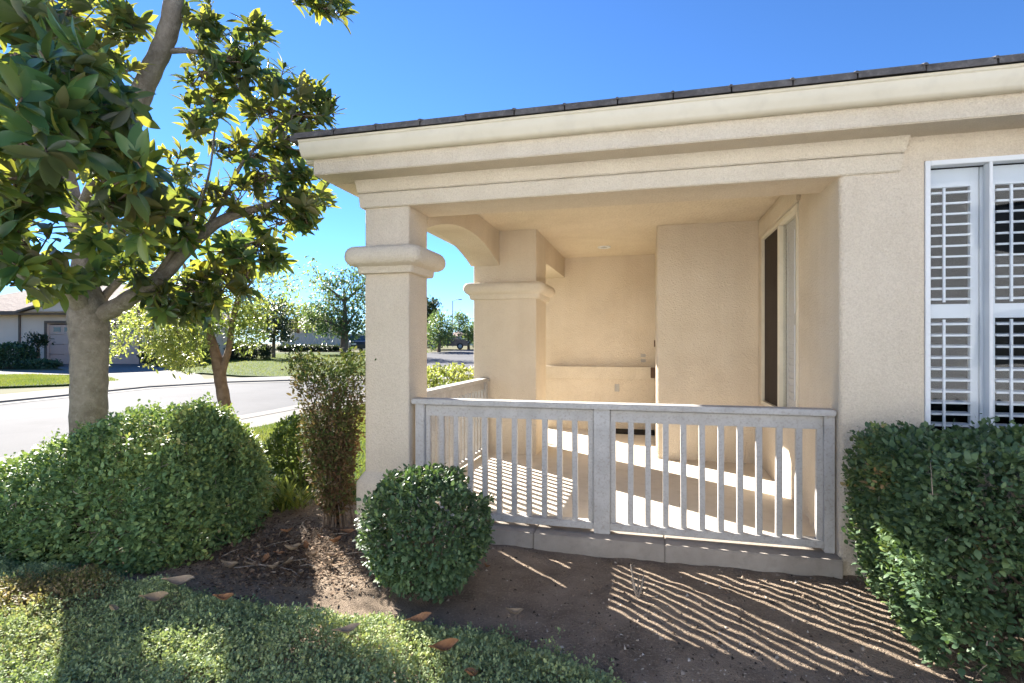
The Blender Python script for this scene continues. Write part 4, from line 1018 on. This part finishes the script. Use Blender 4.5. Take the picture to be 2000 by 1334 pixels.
fallen(350, 1140, .16, 2, .3, 1.3, 'large dull tan leaf wedged under the mounded bush edge', (.3, 0))
for i, (u, v, k, r) in enumerate([(492, 1104, 2, .6), (535, 1110, 3, 1.1), (520, 1095, 0, 2.0), (565, 1100, 2, 1.6), (448, 1108, 3, .2), (610, 1085, 3, .4), (648, 1088, 2, .7), (640, 1104, 3, -.2), (600, 1070, 1, 2.2), (570, 1075, 3, .9), (545, 1082, 0, .1), (590, 1120, 2, 2.4), (655, 1060, 1, 1.2), (680, 1040, 0, .3), (625, 1050, 0, 2.9), (560, 1040, 1, .7)]):
    fallen(u, v, .018, k, r, random.uniform(.6, .95), 'dry leaf in the litter between the mounded bush and the round bush', (random.uniform(-.4, .4), random.uniform(-.2, .2)))
def litter_twigs():
    for i in range(16):
        u, v = random.uniform(430, 700), random.uniform(1020, 1120); x, y = gz(u, v, .02); a = random.uniform(0, PI); l = random.uniform(.06, .16)
        mb = MB().tube([(-l, 0, .004), (0, random.uniform(-.012, .012), .012), (l, 0, .006)], [.0035, .003, .002], 5)
        o = mb.build('twig', M['deadtwig'], None, 60, None, (x, y, .015)); o.rotation_euler = (0, random.uniform(-.15, .1), a)
        tag(o, 'thin dry twig on the soil between the mounded bush and the round bush', 'twig', 'fallen twigs')
litter_twigs()
sx_, sy_ = gz(1245, 1168, 0)
stub = thing('plant_stub', 'dry cut back plant stub with bare stems on shaded soil', 'plant', (sx_, sy_, -.01))
for i, (a, l) in enumerate([(.3, .16), (-.25, .19), (.05, .13), (-.5, .10), (.5, .09)]):
    mb = MB().tube([(0, 0, 0), (math.sin(a) * l * .5, .01 * i, l * .55), (math.sin(a) * l * .8, .015 * i, l)], [.006, .005, .003], 5)
    mb.build('stem', M['deadtwig'], stub, 60)

# ------------------------------------------------------------------ neighbour house and background
RM = Matrix.Rotation(TH, 4, 'Z')
def frame_thing(name, label, cat, lat, d, group=None):
    t = thing(name, label, cat, rd(lat, d), group); t.rotation_euler = (0, 0, TH); return t
nd = 28.8; px_ = lambda u, d=nd: (u - 1000) / FPX * d
nh = frame_thing('neighbour_house', 'single storey beige house with double garage across the street', 'house', px_(180), nd)
gb = g(*rd(px_(180), nd).xy)
def lx_(u): return px_(u) - px_(180)
doorL, doorR = lx_(92), lx_(272)
hz = 2.75
us = [-9.0, doorL, doorR, lx_(288)]; vs = [-.3, 2.18, hz]
wall_grid(us, vs, {(1, 0)}, lambda u, v, w_: (u, w_, v), .3).build('wall', M['hwall'], nh)
MB().box(-9.0, -8.7, .3, 9, -.3, hz).box(lx_(288) - .3, lx_(288), .3, 9, -.3, hz).box(-8.7, lx_(288) - .3, 8.7, 9, -.3, hz).build('wall', M['hwall'], nh)
gd = MB()
for k in range(4): gd.box(doorL + .002, doorR - .002, .12, .17, k * .53 + .01, k * .53 + .525)
gdo = gd.build('garage_door', M['hdoor'], nh, None, .012)
for k in range(8):
    xa = doorL + .25 + k * (doorR - doorL - .3) / 8
    MB().box(xa, xa + .38, .108, .118, 1.74, 1.98).build('window', M['carglass'], gdo)
tm = MB().box(doorL - .14, doorL - .002, -.03, .02, -.3, 2.32).box(doorR + .002, doorR + .14, -.03, .02, -.3, 2.32).box(doorL - .002, doorR + .002, -.03, .02, 2.19, 2.32)
tm.build('door_trim', M['htrim'], nh)
MB().box(lx_(38), lx_(41), -.08, -.005, -.3, hz).build('downpipe', M['htrim'], nh)
MB().box(lx_(-60), lx_(-30), -.02, .02, .9, 2.2).build('window', M['carglass'], nh)
rr = MB(); e0, e1, ez = -9.6, lx_(300), hz
rr.add([(e0, -.6, ez), (e1, -.6, ez), (e1, 9.6, ez), (e0, 9.6, ez), (e0 + 4.2, 4.5, ez + 2.0), (e1 - 3.2, 4.5, ez + 2.0)], [(0, 1, 5, 4), (1, 2, 5), (2, 3, 4, 5), (3, 0, 4), (0, 3, 2, 1)])
nrf = rr.build('roof', M['hroof'], nh)
MB().box(e0, e1, -.66, -.605, ez - .14, ez + .06).build('fascia', M['htrim'], nh)
gx0, gx1, gm = lx_(58), lx_(306), lx_(182)
MB().add([(gx0, -.9, ez + .02), (gx1, -.9, ez + .02), (gm, -.9, ez + 1.05), (gx0, 3.2, ez + .02), (gx1, 3.2, ez + .02), (gm, 3.2, ez + 1.05)], [(0, 2, 5, 3), (1, 4, 5, 2), (0, 3, 4, 1), (3, 5, 4)]).build('gable_roof', M['hroof'], nh)
MB().prism([(gx0 + .3, ez - .02), (gx1 - .3, ez - .02), (gm, ez + .9)], 'y', -.72, -.5).build('gable', M['hwall'], nh)
MB().prism([(gx0, ez + .02), (gx0 + .02, ez - .08), (gm, ez + .93), (gx1 - .02, ez - .08), (gx1, ez + .02), (gm, ez + 1.05)], 'y', -.96, -.90).build('gable_trim', M['htrim'], nh)

def bg_shrub(name, label, u0, u1, vt, d, dep, mat, tone, n, leaf, p=3, cat='bush', group=None, lump=.06):
    lat = px_((u0 + u1) / 2, d); b = rd(lat, d); h = EYE + (VH - vt) * d / FPX - b.z
    return shrub(name, label, b, abs(u1 - u0) / FPX * d / 2, dep, h, n, 5, leaf, leaf * .6, mat, p=p, rot=TH, lump=lump, seed=int(u0) % 97 + 5, tone=(tone, .2), nst=6, cat=cat, group=group, stem_r=.02)
bg_shrub('bush', 'dark rounded bush at far left beside the neighbour garage', -4, 54, 674, 26.5, .8, M['box'], .3, 1300, .11)
bg_shrub('bush', 'low dark bush at the left foot of the garage door', 40, 108, 706, 26.3, .6, M['box'], .25, 700, .10)
bg_shrub('hedge', 'grey green clipped hedge on the far lawn behind the slim tree', 448, 522, 673, 34, .7, M['treedark'], .7, 1300, .12, p=6, cat='hedge', lump=.03)
bg_shrub('hedge', 'long low dark hedge along the pale fence', 548, 660, 677, 50, .7, M['treedark'], .1, 1300, .16, p=8, cat='hedge', lump=.03)
bg_shrub('bush', 'yellow green bush at the driveway side under the slim tree', 300, 420, 655, 31, 1.2, M['lime'], .8, 1900, .14, p=2, lump=.12)
bg_shrub('bush', 'shaded dark bush right of the neighbour garage', 284, 330, 672, 27.8, .8, M['treedark'], .6, 700, .12, p=2, lump=.12)

def bg_tree(name, label, u, vb, d, clumps, mat, tone, leaf, dens=1.0, trunk=None, cat='tree', tr=.14, dd_=.8, group=None):
    base = rd(px_(u, d), d); t = thing(name, label, cat, base, group)
    u_top, v_top = trunk or (u, min(c[1] for c in clumps) + 20)
    pts = [(base - Vector((0, 0, .1)), tr * 1.15), ((base * .5 + at(u_top, v_top, d) * .5), tr * .8), (at(u_top, v_top, d), tr * .3)]
    P_, r_ = crs(pts, 4); keep(MB().tube(P_, r_, 8, .05).build('trunk', M['bark2'], None, 60), t)
    lm = MB(); parts = []
    for (cu, cv, hu, hv, n) in clumps:
        c0 = at(cu, cv, d + random.gauss(0, dd_ * .5)); m = int(n * dens)
        j = at(u_top * .6 + u * .4, max(v_top, cv + hv * .8), d)
        keep(MB().tube([j, (j + c0) / 2 + Vector((0, 0, .1)), c0], [tr * .35, tr * .25, tr * .08], 5).build('branch', M['bark2'], None, 60), t)
        X_ = rvec(m) * (RNG.random(m) ** .45)[:, None]
        C = np.array(c0) + X_[:, 0:1] * np.array(RV) * hu * d / FPX + X_[:, 1:2] * np.array(FV) * dd_ + X_[:, 2:3] * np.array([0, 0, 1.]) * hv * d / FPX
        tn = np.clip(tone + .25 * snoise(C, 2.2, int(cu)) + RNG.normal(size=m) * .15, 0, 1)
        parts.append(sprigs(C, X_ + np.array([0, 0, .3]), 6, leaf, leaf * .5, 1.0, rbias=tn, jitter=leaf * .7))
    V, F_, R_ = join(parts); npmesh('crown', V, F_, mat, R_, t)
    return t
bg_tree('shade_tree', 'broad grey green tree beside the pale fence, left of the column', 672, 690, 42, [(672, 560, 42, 40, 200), (640, 590, 34, 36, 170), (610, 620, 26, 28, 130), (660, 625, 50, 30, 220), (705, 600, 40, 50, 200), (690, 640, 40, 22, 120), (640, 640, 36, 18, 90), (720, 550, 36, 40, 120), (630, 555, 16, 20, 40)], M['treegreen'], .6, .24, 1.1, (674, 590), tr=.3, dd_=1.6)
bg_tree('evergreen_tree', 'small dark tree behind the lacy slim tree on the far lawn', 534, 700, 36, [(536, 600, 24, 24, 120), (548, 640, 24, 26, 130), (522, 640, 26, 24, 120), (560, 655, 16, 16, 60)], M['treedark'], .35, .2, 1.2, (536, 620), tr=.12, dd_=1.0)
bg_tree('yellow_tree', 'pale yellow green tree mass beyond the pale fence', 585, 678, 62, [(570, 610, 34, 22, 150), (610, 620, 30, 26, 150), (500, 610, 50, 30, 200), (450, 620, 40, 36, 200), (540, 630, 50, 24, 200)], M['lime'], .6, .34, 1.1, (580, 620), tr=.2, dd_=2)
bg_tree('dark_tree', 'tall dark tree seen first through the gap beside the column', 838, 688, 60, [(842, 606, 16, 20, 140), (826, 615, 20, 28, 160)], M['treedark'], .1, .36, 1.0, (838, 620), tr=.25, dd_=1.5)
bg_tree('round_tree', 'round mid green street tree seen through the arch gap', 857, 690, 48, [(858, 640, 28, 32, 260), (870, 655, 18, 22, 110), (842, 655, 18, 26, 110)], M['treegreen'], .75, .26, 1.0, (858, 650), tr=.16, dd_=1.6)
bg_tree('pale_tree', 'pale grey green tree against the rear column edge', 915, 688, 56, [(915, 650, 18, 20, 150), (928, 655, 20, 24, 130)], M['treegreen'], .9, .3, .9, (915, 655), tr=.14, dd_=1.6)
bg_tree('wispy_tree', 'distant wispy tree above the white house through the gap', 895, 684, 85, [(897, 622, 13, 9, 70), (905, 630, 12, 8, 50), (888, 640, 12, 10, 50)], M['treegreen'], .5, .4, .8, (897, 630), tr=.15, dd_=1.6)
bg_tree('garden_tree', 'small dark shrubby tree left of the garage door', 74, 716, 27.2, [(66, 660, 9, 8, 40), (84, 665, 10, 8, 40), (72, 670, 12, 10, 50)], M['treedark'], .4, .14, .9, (76, 680), tr=.1, dd_=.4)
bg_tree('roadside_tree', 'tall tree rising behind the neighbour house roof', 225, 690, 44, [(215, 560, 40, 40, 200), (260, 590, 40, 36, 200), (300, 560, 46, 50, 230), (280, 640, 40, 30, 150), (190, 540, 30, 30, 110)], M['treegreen'], .8, .26, 1.0, (245, 590), tr=.2, dd_=1.6)

# pale fence, far buildings, a parked car, a lamp post
def fence_run(u0, u1, d, label, mat, boards=True):
    w_ = (u1 - u0) / FPX * d; t = frame_thing('fence', label, 'fence', px_((u0 + u1) / 2, d), d)
    b = MB(); n = max(4, int(w_ / .3))
    for k in range(n): b.box(-w_ / 2 + w_ * k / n + .012, -w_ / 2 + w_ * (k + 1) / n - .012, 0, .06, .0, 1.52)
    b.build('boards', mat, t)
    MB().box(-w_ / 2, w_ / 2, -.04, .1, 1.522, 1.62).box(-w_ / 2, w_ / 2, .07, .12, .3, .42).build('rail', mat, t)
fence_run(548, 668, 55, 'long pale board fence behind the dark low hedge', M['fence'])
fence_run(684, 800, 56, 'pale board fence right of the shade tree trunk', M['fence'])
def far_house(label, u0, u1, vt, d, roofmat, wallmat):
    w_ = (u1 - u0) / FPX * d; lat = px_((u0 + u1) / 2, d); t = frame_thing('distant_house', label, 'house', lat, d)
    h = EYE + (VH - vt) * d / FPX - rd(lat, d).z; wh = h * .62
    MB().box(-w_ / 2, w_ / 2, 0, 7, -.2, wh).build('wall', wallmat, t)
    MB().add([(-w_ / 2 - .4, -.5, wh), (w_ / 2 + .4, -.5, wh), (w_ / 2 + .4, 7.5, wh), (-w_ / 2 - .4, 7.5, wh), (-w_ / 4, 3.5, h), (w_ / 4, 3.5, h)], [(0, 1, 5, 4), (1, 2, 5), (2, 3, 4, 5), (3, 0, 4), (0, 3, 2, 1)]).build('roof', roofmat, t)
    wm = MB()
    for k in (-.28, .05, .3): wm.box(k * w_ - .5, k * w_ + .5, -.03, .02, .9, wh - .5)
    wm.build('windows', M['carglass'], t)
far_house('pale distant house under the wispy tree through the gap', 872, 940, 646, 80, M['hroof'], M['hwhite'])
far_house('roofline of a house beyond the pale fence and trees', 552, 640, 612, 72, M['htrim'], M['hwall'])
def car(label, u, d, yaw, mat):
    t = thing('parked_car', label, 'car', rd(px_(u, d), d)); t.rotation_euler = (0, 0, yaw)
    prof = [(-2.1, .35), (-2.15, .75), (-1.95, .92), (-1.1, 1.0), (-.55, 1.42), (.75, 1.45), (1.35, 1.02), (2.0, .92), (2.15, .7), (2.12, .35)]
    bd = MB().prism(prof, 'y', -.85, .85).build('body', mat, t, 30, .04)
    MB().prism([(-.98, 1.01), (-.5, 1.37), (.7, 1.40), (1.22, 1.02)], 'y', -.862, .862).build('windows', M['carglass'], t)
    MB().add([(1.28, -.72, 1.075), (1.28, .72, 1.075), (.80, .66, 1.44), (.80, -.66, 1.44), (1.31, -.72, 1.08), (1.31, .72, 1.08), (.83, .66, 1.445), (.83, -.66, 1.445)], [(0, 3, 2, 1), (4, 5, 6, 7), (0, 1, 5, 4), (1, 2, 6, 5), (2, 3, 7, 6), (3, 0, 4, 7)]).build('windscreen', M['carglass'], t)
    for sx in (-1.32, 1.32):
        for sy in (-.78, .78):
            rg = [[(sx + .32 * math.cos(2 * PI * k / 18), sy + o, .32 + .32 * math.sin(2 * PI * k / 18)) for k in range(18)] for o in (-.1, .1)]
            wh = MB().loft(rg).build('wheel', M['rubber'], t)
            rg = [[(sx + .19 * math.cos(2 * PI * k / 18), sy + o, .32 + .19 * math.sin(2 * PI * k / 18)) for k in range(18)] for o in (-.105, .105)]
            MB().loft(rg).build('rim', M['metal'], wh)
    for sy in (-.6, .6): MB().box(2.12, 2.17, sy - .18, sy + .18, .66, .78).build('headlight', M['white'], t)
car('dark parked car half hidden behind the shade tree trunk', 694, 46.5, TH + PI * .5 + .5 + PI, M['carpaint'])
car('dark parked car under the round tree through the gap', 873, 55, TH + .1, M['carpaint'])
lp = thing('street_lamp', 'thin grey street lamp post far beyond the arch gap', 'street lamp', rd(px_(884, 66), 66))
MB().tube([(0, 0, 0), (0, 0, 3), (0, 0, 5.6)], [.08, .06, .05], 8).build('pole', M['metal'], lp, 60)
MB().tube([(0, 0, 5.55), (.5, 0, 5.75), (.9, 0, 5.75)], [.04, .035, .03], 6).build('arm', M['metal'], lp, 60)
MB().box(.75, 1.2, -.12, .12, 5.68, 5.78).build('lamp_head', M['metal'], lp, None, .03)

# ------------------------------------------------------------------ added house behind the camera: bounces sunlight onto the facade, mirrored in the window
sheet('path', [(-6.5, -7.2), (9, -7.2), (9, -1.0), (-6.5, -1.0)], 0.006, M['conc2'])  # unseen pale paving, added to throw sunlight back at the porch front
oh = thing('added_bounce_house', 'light two storey stucco house added out of view to bounce sun onto the porch, mirrored in the front window', 'house', (2, -7.4, 0))
us = [-11, -4.6, -3.2, 1.2, 2.2, 5.2, 6.8, 12]; vs = [-.2, .9, 2.2, 3.6, 4.8, 5.9]
wall_grid(us, vs, {(1, 1), (5, 1), (3, 1), (1, 3), (5, 3)}, lambda u, v, w_: (u, -w_, v), .2).build('wall', M['hwhite'], oh)
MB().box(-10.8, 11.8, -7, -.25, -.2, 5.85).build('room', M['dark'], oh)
MB().add([(-11.6, .6, 5.9), (12.6, .6, 5.9), (12.6, -8, 5.9), (-11.6, -8, 5.9), (-7.5, -3.7, 7.3), (8.5, -3.7, 7.3)], [(0, 1, 5, 4), (1, 2, 5), (2, 3, 4, 5), (3, 0, 4), (0, 3, 2, 1)]).build('roof', M['hroof'], oh)
MB().box(-11.6, 12.6, .6, .66, 5.78, 5.96).build('fascia', M['white'], oh)
for xa, z0 in ((-4.6, .9), (1.2, .9), (5.2, .9), (-4.6, 3.6), (5.2, 3.6)):
    wd = 1.6 if xa == 5.2 else (1.4 if xa < 0 else 1.0); z1 = z0 + (1.3 if z0 < 1 else 1.2)
    wf = MB().box(xa, xa + .06, -.1, .02, z0, z1).box(xa + wd - .06, xa + wd, -.1, .02, z0, z1).box(xa + .06, xa + wd - .06, -.1, .02, z1 - .06, z1).box(xa + .06, xa + wd - .06, -.1, .02, z0, z0 + .06).build('window', M['white'], oh)
    MB().box(xa + .062, xa + wd - .062, -.08, -.06, z0 + .062, z1 - .062).build('pane', M['carglass'], wf)
